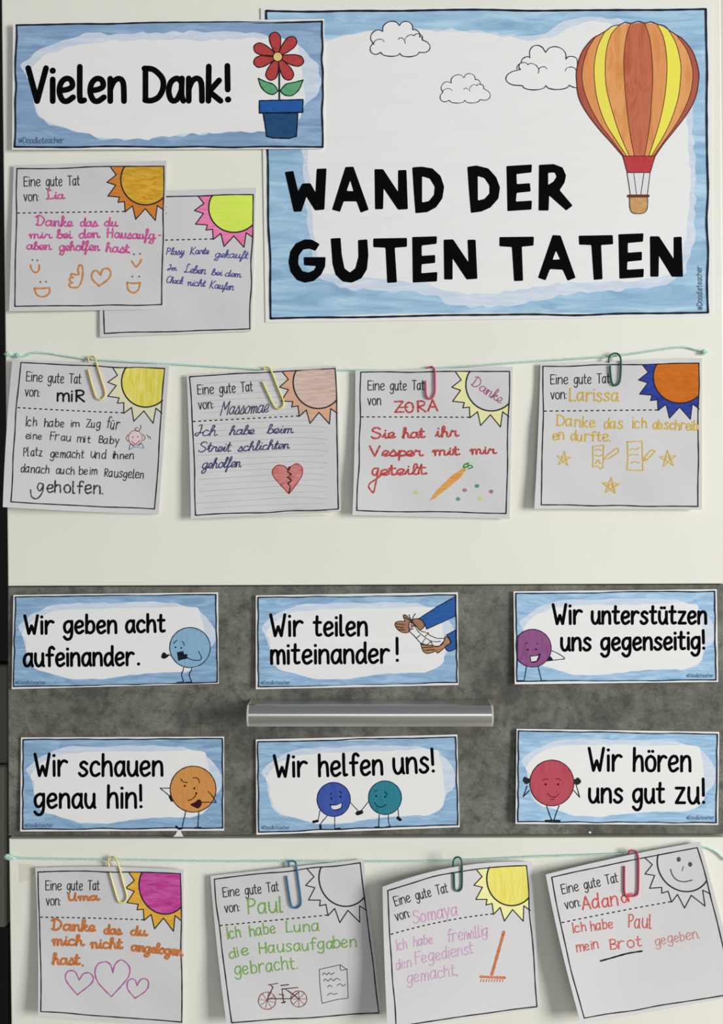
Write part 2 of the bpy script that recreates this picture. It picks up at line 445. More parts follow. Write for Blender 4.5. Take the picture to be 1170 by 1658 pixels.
# ------------------------------------------------------------------ the setting
g = N('wall_paint', 0.9, 0.2); g.col(g.ramp(g.noise(g.coord('Object'), 3, 5), [(0.3, rgb('#c9c8c0')), (0.7, rgb('#c2c1b9'))])); WALLM = g.m
g = N('floor_lino', 0.5, 0.4); g.col(g.ramp(g.noise(g.coord('Object'), 25, 8), [(0.3, rgb('#8d8b84')), (0.7, rgb('#a19f97'))])); FLOORM = g.m
mb = MB(); box(mb, -1.6, 1.9, 0.42, 0.50, 0, 2.9); o = mb.build('wall_back', WALLM, None, (0, 0.42, 0)); o['kind'] = 'structure'
mb = MB(); box(mb, -1.6, 1.9, -2.6, 0.42, -0.05, 0); o = mb.build('floor', FLOORM, None, (0, 0, 0)); o['kind'] = 'structure'

# the storage cabinet that everything hangs on
g = N('white_laminate', 0.5, 0.35)
f = g.noise(g.coord('Object'), 5, 5); f2 = g.noise(g.coord('Object', (1, 1, 1)), 60, 6, 0.7)
x = g.ramp(f, [(0.3, rgb('#dcdbd1')), (0.7, rgb('#e3e2d9'))])
x = g.mix(g.ramp(f2, [(0.70, (0, 0, 0, 1)), (0.80, (0.25, 0.25, 0.25, 1))]), x, rgb('#bfbcae'))
g.col(x); WHITE = g.m
g = N('concrete_laminate', 0.55, 0.3)
c0 = g.coord('Object')
f = g.noise(c0, 18, 9, 0.75, 0.3); f2 = g.noise(c0, 95, 8, 0.78, 0.2); f3 = g.noise(c0, 380, 5, 0.75)
x = g.ramp(f, [(0.40, rgb('#504e48')), (0.5, rgb('#66655e')), (0.6, rgb('#7b7a72'))])
x = g.mix(g.ramp(f2, [(0.38, (0.7, 0.7, 0.7, 1)), (0.51, (0, 0, 0, 1))]), x, rgb('#3d3c37'))
x = g.mix(g.ramp(f2, [(0.53, (0, 0, 0, 1)), (0.68, (0.5, 0.5, 0.5, 1))]), x, rgb('#85847b'))
x = g.mix(g.ramp(f3, [(0.52, (0, 0, 0, 1)), (0.68, (0.6, 0.6, 0.6, 1))]), x, rgb('#44433e'))
g.col(x); g.bump(f2, 0.08, 0.0003); CONC = g.m
CARC = flat('#b9b8af', 0.6, name='carcass')
EDGE = flat('#a09d90', 0.6, name='edge_band')

cab = thing('storage_cabinet', 'white cupboard with a concrete-look drawer front, notes and posters all over it', 'cabinet', (0, 0, 0.0))
mb = MB(); xL = P(14, 0)[0]; xR = P(1168, 0)[0]
box(mb, xL+.004, xR-.002, 0.0185, 0.415, 0.08, 1.74, .001); part(mb, 'carcass', CARC, cab)
mb = MB(); box(mb, xL+.02, xR-.02, 0.06, 0.40, 0.0, 0.08); part(mb, 'plinth', CARC, cab)
mb = MB(); slab(mb, [(-1.5, -330), (1164.5, -330), (1173.5, 945.2), (12.5, 949)], -18, 0); part(mb, 'upper_door', WHITE, cab, 'smooth off-white door above the grey drawer')
mb = MB(); slab(mb, [(12.5, 950.5), (1173.5, 946.5), (1176.5, 1350.5), (13.5, 1353)], -18, 0, .6); dr = part(mb, 'drawer_front', CONC, cab, 'mottled grey concrete-look drawer front')
mb = MB(); slab(mb, [(14, 1358.5), (1176, 1355.5), (1192, 2900), (34, 2900)], -18, 0); part(mb, 'lower_door', WHITE, cab, 'smooth off-white door below the grey drawer')
# aluminium lip handle: a top plate running out from the drawer and a curved front plate
prof = []
zt, zb = 1143.0, 1177.5
def pz(py): return P(0, py, 23)[2]
zT, zB = pz(zt), pz(zb); hh = zT-zB
n = 14
for i in range(n+1):
    t = i/n; prof.append((-(0.0195+0.0055*math.sin(math.pi*(0.12+0.80*t))), zT-hh*t))
for i in range(n, -1, -1):
    t = i/n; prof.append((-(0.0165+0.0055*math.sin(math.pi*(0.12+0.80*t))), zT-0.002-(hh-0.002)*t if t < 1 else zB))
prof += [(-0.0165, zT-0.0022), (0.0, zT-0.0022), (0.0, zT), (-0.0195, zT+.0002)]
g = N('brushed_aluminium', 0.3, 0.5, 1.0)
fb = g.noise(g.coord('Object', (3, 1, 260)), 6, 3, 0.6)
g.col(g.ramp(fb, [(0.3, rgb('#d8d7d4', 1)), (0.7, rgb('#e4e3e1', 1))])); ALU = g.m
def extr(mb, prof, xa, xb):
    m = len(prof); v = [(xa, a, b) for a, b in prof]+[(xb, a, b) for a, b in prof]
    F = [(i, (i+1) % m, m+(i+1) % m, m+i) for i in range(m)]+[tuple(range(m))[::-1], tuple(range(m, 2*m))]; mb.add(v, F)
xa = P(399.5, 0, 23)[0]; xb = P(798.5, 0, 23)[0]
mb = MB(); extr(mb, prof, xa+.0012, xb-.0012)
hd = part(mb, 'pull_handle', ALU, dr, 'brushed aluminium lip handle', root=cab)
for ea, eb in ((xa, xa+.0012), (xb-.0012, xb)):
    mb = MB(); extr(mb, prof, ea, eb); part(mb, 'handle_cap', flat('#bcbcb7', .4, name='satin_silver'), dr, root=cab)

# made-up locker standing in for the unidentified grey and black strips in the left gap
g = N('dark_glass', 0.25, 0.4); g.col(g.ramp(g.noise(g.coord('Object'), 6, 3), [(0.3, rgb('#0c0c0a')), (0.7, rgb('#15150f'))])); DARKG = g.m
loc = thing('stand_in_locker', 'stand-in locker for unidentified grey things in the gap at the left edge, black above', 'cabinet', (-0.36, 0.1, 0))
def zpy(py): return H0-(py-829)*PXM*(DIST+0.08)/DIST
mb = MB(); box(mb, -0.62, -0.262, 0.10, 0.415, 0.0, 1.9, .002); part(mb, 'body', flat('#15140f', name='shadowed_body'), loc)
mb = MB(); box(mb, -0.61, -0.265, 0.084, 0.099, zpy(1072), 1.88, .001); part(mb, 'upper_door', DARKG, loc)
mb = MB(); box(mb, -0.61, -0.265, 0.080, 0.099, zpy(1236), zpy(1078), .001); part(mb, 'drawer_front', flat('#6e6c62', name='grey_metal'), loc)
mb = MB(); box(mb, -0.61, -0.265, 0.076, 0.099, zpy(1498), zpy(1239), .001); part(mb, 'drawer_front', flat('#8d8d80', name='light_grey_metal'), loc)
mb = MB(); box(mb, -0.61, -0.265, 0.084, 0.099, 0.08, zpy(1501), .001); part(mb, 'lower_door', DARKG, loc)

# ------------------------------------------------------------------ mint yarn
def yarn(pts, z, name, label, knot_at, knot_r, tail=False):
    g_ = _mats.get('yarn')
    if g_ is None:
        q = N('mint_yarn', 0.9, 0.1); f_ = q.noise(q.coord('Object'), 900, 3)
        q.col(q.ramp(f_, [(0.3, rgb('#9fc9bd')), (0.7, rgb('#c3e0d6'))])); g_ = _mats['yarn'] = q.m
    sp = smooth(pts, 2.2); org = P(pts[0][0], pts[0][1], z)
    t = thing(name, label, 'string', org, 'mint yarns stretched across the cupboard')
    mb = MB(); L = 0; acc = [0]
    for a, b in zip(sp, sp[1:]): L += math.hypot(b[0]-a[0], b[1]-a[1]); acc.append(L)
    for k in range(3):
        ps = []
        for (x, y), s_ in zip(sp, acc):
            a = s_*0.62+k*2.094; r = 0.85
            ps.append(P(x, y+r*math.cos(a), z+r*PXM*1000*math.sin(a)))
        tube(mb, ps, 0.00036, 6)
    part(mb, 'twisted_strands', g_, t, smooth=True)
    mb = MB()
    for i in range(0, len(sp)-1, 1):
        for q_ in range(2):
            x, y = sp[i]; a = hsh(i*2+q_, 4)*3.14; l = 2.2+1.4*hsh(i*5+q_, 6)
            tube(mb, [P(x, y, z), P(x+l*math.cos(a), y+l*math.sin(a)*0.8, z+0.3*hsh(i, 3))], 0.00004, 3, caps=False)
    part(mb, 'loose_fibres', g_, t)
    for kx, ky in knot_at:
        mb = MB()
        for q_ in range(7):
            ps = []
            for j in range(15):
                a = j/14*6.6+q_; rx = knot_r*(1+0.3*hsh(q_, 1)); ry = knot_r*(0.55+0.25*hsh(q_, 2))
                ps.append(P(kx+rx*math.cos(a)+hsh(q_, 5)*2, ky+ry*math.sin(a)*math.cos(q_*0.5), z+0.4+0.9*math.sin(a+q_)))
            tube(mb, ps, 0.00035, 6)
        for q_ in range(12):
            a = hsh(q_+3, kx)*3.1; l = knot_r*(1.1+0.5*hsh(q_, 9))
            tube(mb, [P(kx, ky, z+0.3), P(kx+l*0.6*math.cos(a), ky+l*0.5*math.sin(a), z+0.6), P(kx+l*math.cos(a+.3), ky+l*math.sin(a+.3), z)], 0.00012, 4)
        part(mb, 'frayed_knot', g_, t, smooth=True)
    return t
yarn([(7, 573), (22, 575), (40, 576), (57, 571), (80, 572), (99, 575), (141, 581), (198, 585), (290, 590), (404, 597), (453, 600.5), (500, 600.5), (572, 599), (647, 599.7), (709, 596), (850, 586), (959, 578.7), (1014, 574), (1096, 562.5), (1123, 565), (1144, 571)],
     1.3, 'yarn_line', 'upper mint green yarn tied across the white door, frayed knot at the left', [(14, 573.5), (30, 575.5), (1141, 570)], 4.5)
yarn([(8, 1387), (25, 1388.5), (60, 1390.5), (180, 1392), (340, 1394.5), (474, 1394.3), (591, 1394.8), (732, 1393.5), (870, 1387), (1008, 1382), (1075, 1374), (1120, 1371), (1140, 1371.5), (1158, 1379), (1174, 1393)],
     1.3, 'yarn_line', 'lower mint green yarn tied just below the grey drawer', [(13, 1387), (18, 1389)], 5.0)

# ------------------------------------------------------------------ paper clips
def clip(col, pts, z, label, sh, spec=0.5):
    """front wire traced from its short end over the top hook, then the inner loop behind the paper"""
    front = smooth([(a, b) for a, b in pts], 1.5); n = len(front)
    tip = pts[-1]; bot = max(pts, key=lambda p: p[1]); top = min(pts, key=lambda p: p[1])
    ax, ay = bot[0]-top[0], bot[1]-top[1]
    L = math.hypot(ax, ay); ax, ay = ax/L, ay/L; nx, ny = ay, -ax   # nx: towards the right side
    P3 = []
    for i, (x, y) in enumerate(front):
        d = (x-top[0])*ax+(y-top[1])*ay
        late = i > n*0.55
        u, v = sh.inv(x, y); zz = sh.zf(min(1, max(0, u)), min(1, max(0, v)))+0.95
        if late and d < 8: zz -= 2.2*(1-max(0, d)/8)*(1 if i > n*0.9 else 0.45)
        P3.append(P(x, y, zz))
    x, y = tip; back = []
    for (dl, dn) in ((6, 0.5), (16, 0.8), (L*0.5, 1.0), (L*0.62, 1.5), (L*0.70, 4.5), (L*0.66, 8.0), (L*0.5, 8.6), (L*0.3, 8.4)):
        back.append((tip[0]+ax*dl+nx*dn, tip[1]+ay*dl+ny*dn))
    for x, y in smooth([tip]+back, 2.0)[1:]:
        u, v = sh.inv(x, y); P3.append(P(x, y, sh.zf(min(1, max(0, u)), min(1, max(0, v)))-0.95))
    mb = MB(); tube(mb, P3, 0.00062, 10)
    o = mb.build('paper_clip', flat(col, 0.32, spec, name='vinyl'), None, P(top[0], top[1], z), True)
    # soften the height changes of the wire
    return tag(o, label, 'paper clip', 'paper clips holding notes on the yarn')

# ------------------------------------------------------------------ shared prints
T3 = Sheet([(584, 602.6), (824.7, 601.4), (819, 831.4), (577.4, 826.5)])
def t3(s): return [(*T3.inv(a/4.034+560, b/4.034+560), c) for a, b, c in parse(s)]
RAYS = t3("715,170 752,222 690,270 748,290 695,362 772,370 762,405 805,400 808,470 858,430 878,520 942,450 1008,530 1022,430 1064,462")
DISC = [(*T3.inv((948+166*math.cos(a))/4.034+560, (256+169*math.sin(a))/4.034+560), False) for a in [math.radians(46+i*(214-46+0)/26) for i in range(27)]]
DISC = [d for d in DISC]
DISC[0] = (1.0, DISC[0][1], False); DISC[-1] = (DISC[-1][0], 0.0, False)
DASH = T3.inv(97/4.034+560, 464/4.034+560)[1]

def border(k, B, w, amp=1.0, seg=6, seed=0.0):
    for (u0, v0, u1, v1) in ((0, 0, 1, 0), (1, 0, 1, 1), (1, 1, 0, 1), (0, 1, 0, 0)):
        pts = []; seed += 1.7
        for i in range(seg+1):
            t = i/seg; x, y = B.fwd(u0+(u1-u0)*t, v0+(v1-v0)*t); a = 0 if i in (0, seg) else amp*hsh(i, seed)
            pts.append((x+(a if u0 == u1 else 0), y+(a if v0 == v1 else 0)))
        k.line(pts, w, step=5, wob=0.1)

NOTES = 'good deed note cards'
def note(label, paper, B, zf, seed, rays=None, disc=None, bow=(0, 0, 0, 0), bbow=None, colon=True, vismin=0.0):
    sh = Sheet(paper, zf, bow); bq = Sheet(B, zf, bbow or bow)
    c = sh.fwd(.5, .5); t = thing('note_card', label, 'note', P(c[0], c[1], zf(.5, .5)), NOTES)
    sh.build(t, NOTE_PAPER, 30)
    F = lambda ps: [(*bq.fwd(a, b), c_) for a, b, c_ in ps]
    d = F(DISC); r = F(RAYS)
    tr = bq.fwd(1, 0)
    if rays:
        k = Ink(sh, 1); poly = [(a, b) for a, b, _ in r]+[bq.fwd(1, RAYS[-1][1])]+[(a, b) for a, b, _ in d]
        k.fill([rough_poly(poly, 0.35, 5, seed)]); k.done('sun_rays', rays, t, 'coloured zigzag sun rays')
    if disc:
        k = Ink(sh, 1.5); k.fill([[(a, b) for a, b, _ in d]+[bq.fwd(.93, 0), tr, bq.fwd(1, .1)]]); k.done('sun_disc', disc, t, 'coloured sun disc')
    k = Ink(sh, 3); k.stroke([(a, b) for a, b, _ in r], 1.7); k.stroke([(a, b) for a, b, _ in d], 2.3)
    k.done('sun_outline', PRINT, t)
    k = Ink(sh, 3.2); border(k, bq, 1.9, 1.0, 6, seed); k.done('border_line', PRINT, t)
    k = Ink(sh, 2.6); u = 0.006
    while u < 0.735:
        a = bq.fwd(u, DASH); b = bq.fwd(u+0.019, DASH); k.stroke([a, b], 1.9, caps=False); u += 0.0375
    k.done('dashed_line', PRINT, t)
    k = Ink(sh, 2.6)
    def tw(s_, xa, ya, xb, yb, h):
        a = bq.fwd(*T3.inv(xa/4.034+560, ya/4.034+560)); b = bq.fwd(*T3.inv(xb/4.034+560, yb/4.034+560)); write(k, s_, *a, *b, h, 1.55)
    tw('Eine', 137, 292, 252, 292, 17); tw('gute', 285, 293, 396, 293, 17); tw('Tat', 428, 290, 512, 290, 17)
    tw('von' + (':' if colon else ''), 137, 390, 240 if colon else 228, 389, 17)
    k.done('heading_lettering', PRINT, t)
    return t, sh

SHEETS = []
def nt(*a, **k):
    r_ = note(*a, **k); SHEETS.append(r_[1]); return r_
def hand(t, sh, words, col, w, font='p', name='handwriting', slant=0.0, jit=0.7, label=None, wob=0.14, var=0.25):
    k = Ink(sh, 3.5)
    for s_, x0, y0, x1, y1, h in words: write(k, s_, x0, y0, x1, y1, h, w, font, slant, jit, wob)
    k.done(name, ink(col, var), t, label)

# height fields (mm off the front); u to the right, v downwards
def zfun(base=3.0, bl=0.0, tl=0.0, tr=0.0, br=0.0, wave=0.5, belly=0.6, ph=0.0, pw=2.0):
    def f(u, v):
        h = base+bl*((1-u)**pw)*(v**1.6)+tl*((1-u)**pw)*((1-v)**1.6)+tr*(u**pw)*((1-v)**1.6)+br*(u**pw)*(v**1.6)
        return h+wave*math.sin(u*5.3+ph)*0.6*(0.4+0.6*v)+belly*math.sin(math.pi*v)*0.8+wave*0.35*math.sin(v*7+u*3+ph)+.16*math.sin(13*u-9*v+ph*3)+.12*math.sin(8*u+15*v+ph*5)+.5*max(0, 1-abs(u-.55)*4)*(1-v)**3
    return f

# ---- the two overlapping notes under the thank-you sign
t, sh = nt('note with neon yellow sun and pink rays, half hidden behind another note', [(160, 312), (414.5, 304), (407, 537), (161.7, 546)],
    [(164, 320), (409.8, 315), (404.3, 532.5), (169, 540)], zfun(1.2, wave=.35, belly=.5, ph=1.2), 2.2,
    crayon('#f2689f', '#f48ab4'), crayon('#c9ee4a', '#d6f46a', 0.2))
hand(t, sh, [('Plasy', 268, 413, 298, 413, 13), ('Karte', 307, 412.5, 338, 412, 13), ('gekauft', 347, 417, 401, 420, 14), ('Im', 270, 438.5, 286, 439, 10),
    ('Leben', 297, 442, 333, 445, 15), ('bei', 341, 446, 360, 447, 12), ('dem', 363, 448, 390, 450, 13), ('Chack', 268, 458, 296, 461, 12),
    ('nicht', 302, 463, 332, 465, 13), ('Kaufen', 338, 467, 378, 471, 14)], '#45459a', 1.5, 'c', label='blue ballpoint handwriting', slant=.25)
t, sh = nt('note with gold sun, pink writing and thumbs-up, directly below the thank-you sign', [(22, 267.6), (269.8, 260), (265, 501), (14.7, 504)],
    [(27.6, 272.8), (265.3, 269), (261.7, 493), (24, 496)], zfun(2.2, bl=2.0, wave=.3, belly=.4, tr=.8), 5.1,
    crayon('#c0702a', '#d08538', 1.0), crayon('#b9891f', '#d9aa3d', 0.9, 5, 22))
hand(t, sh, [('Lia', 74, 324, 105, 323, 17)], '#d3508f', 2.4, 'c', 'name_lettering', label='name in pink felt pen')
hand(t, sh, [('Danke', 57, 367, 118, 368, 19), ('das', 129, 367.5, 159, 368, 17), ('du', 168, 367, 191, 368, 17),
    ('mir', 46, 387, 84, 387, 14), ('bei', 91, 387, 117, 387, 17), ('den', 127, 387, 162, 386, 18), ('Hausaufg', 172, 386, 252, 389, 18), ('-', 256, 386, 263, 386, 14),
    ('aben', 42, 405, 84, 406, 16), ('geholfen', 95, 407, 162, 407, 18), ('hast.', 170, 409, 214, 411, 18)], '#d0509a', 2.5, 'c', label='pink felt pen handwriting')
OR = ink('#cf8636', .2)
def orange(name, segs, w=2.8):
    k = Ink(sh, 3.5)
    for s_ in segs: k.line(Z(s_, 0, 250, 2.721), w, wob=.12)
    k.done(name, OR, t)
orange('smile_drawing', ["135,488 140,508 158,521 172,508 173,488"]); orange('smile_drawing', ["580,470 598,496! 612,484 623,463"])
orange('smile_drawing', ["152,590! 185,590 218,588! 217,612 190,627 163,618 152,590"]); orange('smile_drawing', ["560,565! 590,568 617,565! 610,595 588,610 565,595 560,565"])
orange('thumb_drawing', ["350,488 362,492 365,525 358,562 342,585 312,585 305,572 320,565! 307,556 308,546 322,543! 312,534 316,526 334,530! 348,528 343,508 350,488"])
orange('heart_drawing', ["437,580! 406,548 408,520 425,512 444,532! 452,508 475,503 488,520 478,548 437,580"])
k = Ink(sh, 3.5)
for a, b in ((143, 465), (165, 467), (178, 562), (203, 561), (590, 440), (617, 438), (583, 538), (613, 538)): k.disc(a/2.721, 250+b/2.721, 1.5)
k.done('eye_dots', ink('#6a5a52'), t)

# ---- upper row on the yarn
t, sh = nt('note with yellow sun and long black handwriting, leftmost on the upper yarn', [(20, 582), (274, 589.7), (256.6, 833), (4.5, 821)],
    [(34, 587), (266.5, 596.7), (250, 824), (17.8, 812.5)], zfun(3.0, bl=8, wave=.8, belly=1.5, ph=.3), 7.7,
    crayon('#d7d4a6', '#d2d0ba', .4), crayon('#cdbf2e', '#dfd77c', 0, 26, 3), bow=(1, 0, 1, -2))
hand(t, sh, [('miR', 91, 651, 138, 652, 21)], '#15151a', 3.0, 'p', 'name_lettering', jit=.4, label='name in black marker', wob=.05, var=.02)
hand(t, sh, [('Ich', 41, 690, 60, 690.5, 16), ('habe', 71, 691, 104, 692, 15), ('im', 114, 692, 131, 692, 12), ('Zug', 139, 692, 163, 693, 14), ('für', 171, 694, 193, 697, 18),
    ('eine', 41, 711.5, 68, 712, 13), ('Frau', 80, 713, 115, 715, 14), ('mit', 124, 717, 147, 718, 13), ('Baby', 159, 718, 193, 720, 14),
    ('Platz', 37, 739, 69, 739, 16), ('gemacht', 81, 741, 136, 743, 15), ('und', 146, 742, 172, 743, 15), ('ihnen', 182, 743, 217, 744, 13),
    ('danach', 33, 765, 80, 768, 15), ('auch', 90, 768, 121, 769, 14), ('beim', 127, 769, 158, 769, 15), ('Rausgelen', 168, 772, 231, 776, 15)], '#1c1c22', 1.6, 'p', jit=1.0, slant=.05, label='thin black handwriting')
k = Ink(sh, 3.5); k.line(Z('283,905 258,897 245,925 262,948 284,908! 276,958 242,998 207,985 200,940', 0, 560, 4.034), 2.1, wob=.14); k.done('long_letter', ink('#222228', .25), t)
hand(t, sh, [('eholfen.', 75, 798, 168, 801, 21)], '#18181e', 2.4, 'p', jit=.8, label='larger black handwriting')
k = Ink(sh, 3.3); k.fill([circ(219, 709, 11, 12)]); k.done('baby_face', crayon('#dfc0c0', '#d8c8cb'), t)
k = Ink(sh, 3.7); k.line(circ(219, 709, 11, 12, 16), .9, closed=True); k.line([(207, 704), (204, 710), (208, 715)], .9); k.line([(231, 703), (235, 709), (231, 714)], .9)
k.line(Z("918,518 920,535 903,558 882,552 884,538 902,536", 0, 560, 4.034), 1.2); k.disc(215, 708, 1.2); k.disc(223, 707, 1.2)
k.line([(213, 714), (219, 719), (226, 713)], 1.2); k.line([(209, 728), (211, 719), (217, 723)], 1); k.line([(233, 726), (229, 718), (224, 722)], 1)
k.line([(238, 704), (241, 709)], 1); k.line([(242, 706), (244, 711)], 1); k.done('baby_outline', ink('#7a3f48'), t)
k = Ink(sh, 3.6); k.line([(211, 727), (219, 724), (231, 725)], 2); k.done('bib_drawing', ink('#8fb9c4'), t)

t, sh = nt('lined note with peach pencil-coloured sun and red heart split by a dark crack', [(302, 607.5), (544, 592), (551.4, 827), (309, 840)],
    [(306.8, 610), (542.3, 596.7), (547.7, 824), (316.4, 834.4)], zfun(3.0, bl=2.5, br=1.0, wave=.5, belly=.6, ph=2), 11.3,
    crayon('#cf9a7c', '#d2a98f', .5), crayon('#c0a194', '#d0bbb2', -.7, 4, 36), bow=(0, 1, 0, 1))
k = Ink(sh, 1.2)
for i in range(12):
    ya = 620+i*19.3-2; yb = ya-6
    if i < 3: k.line([(330, ya+3), (400, ya-1), (450 if i else 500, yb+1)], .9)
    elif 3 <= i: k.line([(322+6*hsh(i, 1), ya+4), (400, ya-1), (480, yb), (530, yb+3)], .9)
    k.line([(330+5*hsh(i, 2), ya+12), (420, ya+7), (526, yb+10)], .7)
k.done('ruled_lines', ink('#b3b9b6', .1), t)
hand(t, sh, [('Massomae', 356, 673, 434, 668.5, 25)], '#38385e', 1.7, 'c', 'name_lettering', slant=.3, label='name in dark blue ink')
hand(t, sh, [('Ich', 314, 707, 351, 706, 19), ('habe', 370, 705, 411, 704, 17), ('beim', 431, 703, 474, 702, 17), ('Streit', 320, 733, 373, 732, 18),
    ('schlichten', 384, 732, 468, 727, 17), ('geholfen.', 326, 760, 392, 757, 19)], '#303068', 1.8, 'c', slant=.3, jit=.4, label='dark blue cursive handwriting')
hp = Z("757,966! 700,905 655,850 652,810 685,780 725,785 757,815! 775,785 812,770 842,795 842,845 805,905 757,966!", 280, 560, 4.034)
k = Ink(sh, 2.8); k.fill([smooth(hp, 3)]); k.done('heart_filling', crayon('#b95f5c', '#cd8c88', .9, 6, 22), t, 'red pencil filling of the heart')
k = Ink(sh, 3.4); k.line(hp, 1.6, wob=.2); k.done('heart_outline', ink('#a5383e'), t)
k = Ink(sh, 3.8); k.line(Z("762,790 748,822 772,838! 748,858! 774,878! 750,900! 766,918! 757,960", 280, 560, 4.034), 2.2, wob=.3); k.done('heart_crack', ink('#4a1c24'), t)

t, sh = nt('note with red handwriting, a drawn carrot and word in its uncoloured sun', [(575, 600), (830, 593.5), (824.7, 840), (570.4, 834)],
    [(584, 602.6), (824.7, 601.4), (819, 831.4), (577.4, 826.5)], zfun(3.0, bl=3.5, wave=.7, belly=.5, ph=3), 13.9, crayon('#dcd795', '#dedcae', .5), None, bow=(0, 0, 0, 1), colon=False)
hand(t, sh, [('ZORA', 638, 669, 710, 667, 20)], '#bb332e', 2.7, 'p', 'name_lettering', jit=.8, label='name in red felt pen')
k = Ink(sh, 3.5); k.line(Z('212,800 182,803 172,830 190,845 212,806! 200,870 182,950 172,955 148,920 160,895 195,872 232,842', 560, 560, 4.034), 2.6, wob=.14); k.done('long_letter', ink('#bd3833', .25), t)
k = Ink(sh, 3.5); k.line([(646, 660), (660, 659)], 2.2); k.done('letter_bar', ink('#bb332e', .25), t)
hand(t, sh, [('Sie', 600, 711, 640, 711, 20), ('hat', 650, 711, 688, 710, 20), ('ihr', 704, 709, 742, 708, 20), ('Vesper', 597, 740, 684, 740, 20), ('mit', 699, 739, 744, 738, 18),
    ('mir', 760, 737, 803, 736, 17), ('eteilt.', 614, 771, 697, 769, 20)], '#bd3833', 2.9, 'c', jit=.5, label='red felt pen handwriting')
hand(t, sh, [('Danke', 761, 624, 810, 655, 19)], '#ab5f88', 1.6, 'c', 'sun_lettering', jit=.2, label='pink word written into the sun')
cp = Z2("545,1010 600,938 690,848 765,798 788,808 745,862 650,940 575,1000", 560, 560, 4.034)
k = Ink(sh, 3); k.fill([rough_poly(cp, .5, 6, 3)]); k.done('carrot_body', crayon('#c9853f', '#dba766', .75, 3, 40), t)
k = Ink(sh, 3.4)
for s_ in ("775,800 768,782 790,768 800,785", "785,790 812,780 826,792 800,802", "765,790 795,792", "780,775 800,765"): k.line(Z(s_, 560, 560, 4.034), 2)
k.done('carrot_leaves', ink('#35933d'), t)
for a, b, cc in ((455, 958, '#cdd26a'), (775, 942, '#b8707c'), (855, 915, '#2f8f8f'), (948, 952, '#b06a78'), (732, 1000, '#3f9490'), (877, 997, '#d3d36a')):
    k = Ink(sh, 3.4); k.disc(560+a/4.034, 560+b/4.034, 3.6, 3.2, 9); k.done('confetti_dot', ink(cc, .3), t)

t, sh = nt('note with orange sun and dark blue rays, stars drawn in yellow', [(874.6, 589), (1135.8, 579.5), (1135.8, 825), (864.5, 824)],
    [(878.7, 593), (1131, 588), (1129.5, 820), (876, 817.5)], zfun(3.0, bl=3, br=1.5, wave=.5, belly=.4, ph=4), 17.1,
    crayon('#1f2f86', '#32449a', .9, 5, 18), crayon('#b85f16', '#c46c22', .1, 5, 12), bow=(0, 0, 0, 1))
YE = '#d6b23a'
hand(t, sh, [('Larissa', 920, 650, 1001, 651, 22)], YE, 2.6, 'p', 'name_lettering', jit=.6, label='name in yellow felt pen')
hand(t, sh, [('Danke', 900, 691, 964, 693, 20), ('das', 977, 694, 1009, 695, 19), ('ich', 1023, 694, 1048, 694, 19), ('abschreib', 1056, 695, 1129, 698, 17),
    ('en', 894, 713, 916, 713, 18), ('durfte.', 923, 714, 989, 716, 18)], YE, 2.3, 'p', jit=.9, label='yellow felt pen handwriting')
YI = ink(YE, .3)
def star(cx, cy, r, rot=0.0):
    k = Ink(sh, 3.4); ps = [(cx+r*math.cos(math.radians(-90+rot+144*i)), cy+r*math.sin(math.radians(-90+rot+144*i))) for i in range(6)]
    k.stroke(ps, 1.7, wob=.2); k.line(circ(cx, cy+1, r*.22, n=8), 1.4, closed=True); k.done('star_drawing', YI, t)
star(912.5, 743, 12, 6); star(1081, 743, 14, -4); star(988.5, 787, 14, 3)
def yl(name, segs, w=1.8):
    k = Ink(sh, 3.4)
    for s_ in segs: k.line(Z(s_, 850, 550, 3.656), w, wob=.15)
    k.done(name, YI, t)
yl('page_drawing', ["400,632! 465,625! 460,755! 445,765 430,750 400,752! 402,690 400,632", "415,655 430,648 450,655", "418,682 435,690 455,682", "418,735 432,712 445,735"])
yl('page_drawing', ["605,605! 692,600! 697,775! 602,770! 608,690 605,605", "622,652 640,645 655,650 672,640", "620,682 650,680 670,682", "628,730 650,722 675,730"])
yl('pencil_drawing', ["468,706! 485,685! 540,645 553,652 550,668! 492,706! 468,706"]); yl('pencil_drawing', ["700,718! 708,695! 745,655 768,662! 725,708! 700,718", "706,700 718,712"], 2.2)

# ---- lower row on the yarn
t, sh = nt('note with magenta sun, gold rays and three outlined hearts', [(57, 1405), (297, 1408), (296, 1663), (61.5, 1645)],
    [(61.5, 1412), (292, 1414.6), (294, 1655), (66, 1638)], zfun(3.0, bl=6, wave=.6, belly=.8, ph=5), 19.3,
    crayon('#d29a2e', '#dcae48', .9), crayon('#b02f84', '#c45aa0', .4, 4, 14), bow=(-3, 0, 0, 2), bbow=(-2, 0, 0, 1))
hand(t, sh, [('Uma', 109, 1460, 161, 1459, 16)], '#cb7022', 3.7, 'c', 'name_lettering', jit=.3, label='name in thick orange felt pen', wob=.06)
hand(t, sh, [('Danke', 82, 1508, 155, 1510, 22), ('das', 167, 1514, 198, 1515, 19), ('du', 210, 1516, 239, 1517, 19), ('mich', 83, 1532, 137, 1533, 21), ('nicht', 145, 1537, 199, 1538, 21),
    ('angelogen', 211, 1541, 296, 1550, 20), ('hast', 83, 1563, 130, 1564, 22), ('.', 132, 1565.5, 136, 1565.5, 10)], '#c9701e', 3.6, 'c', jit=.3, label='thick orange felt pen handwriting', wob=.06)
MG = ink('#b0529c', .25)
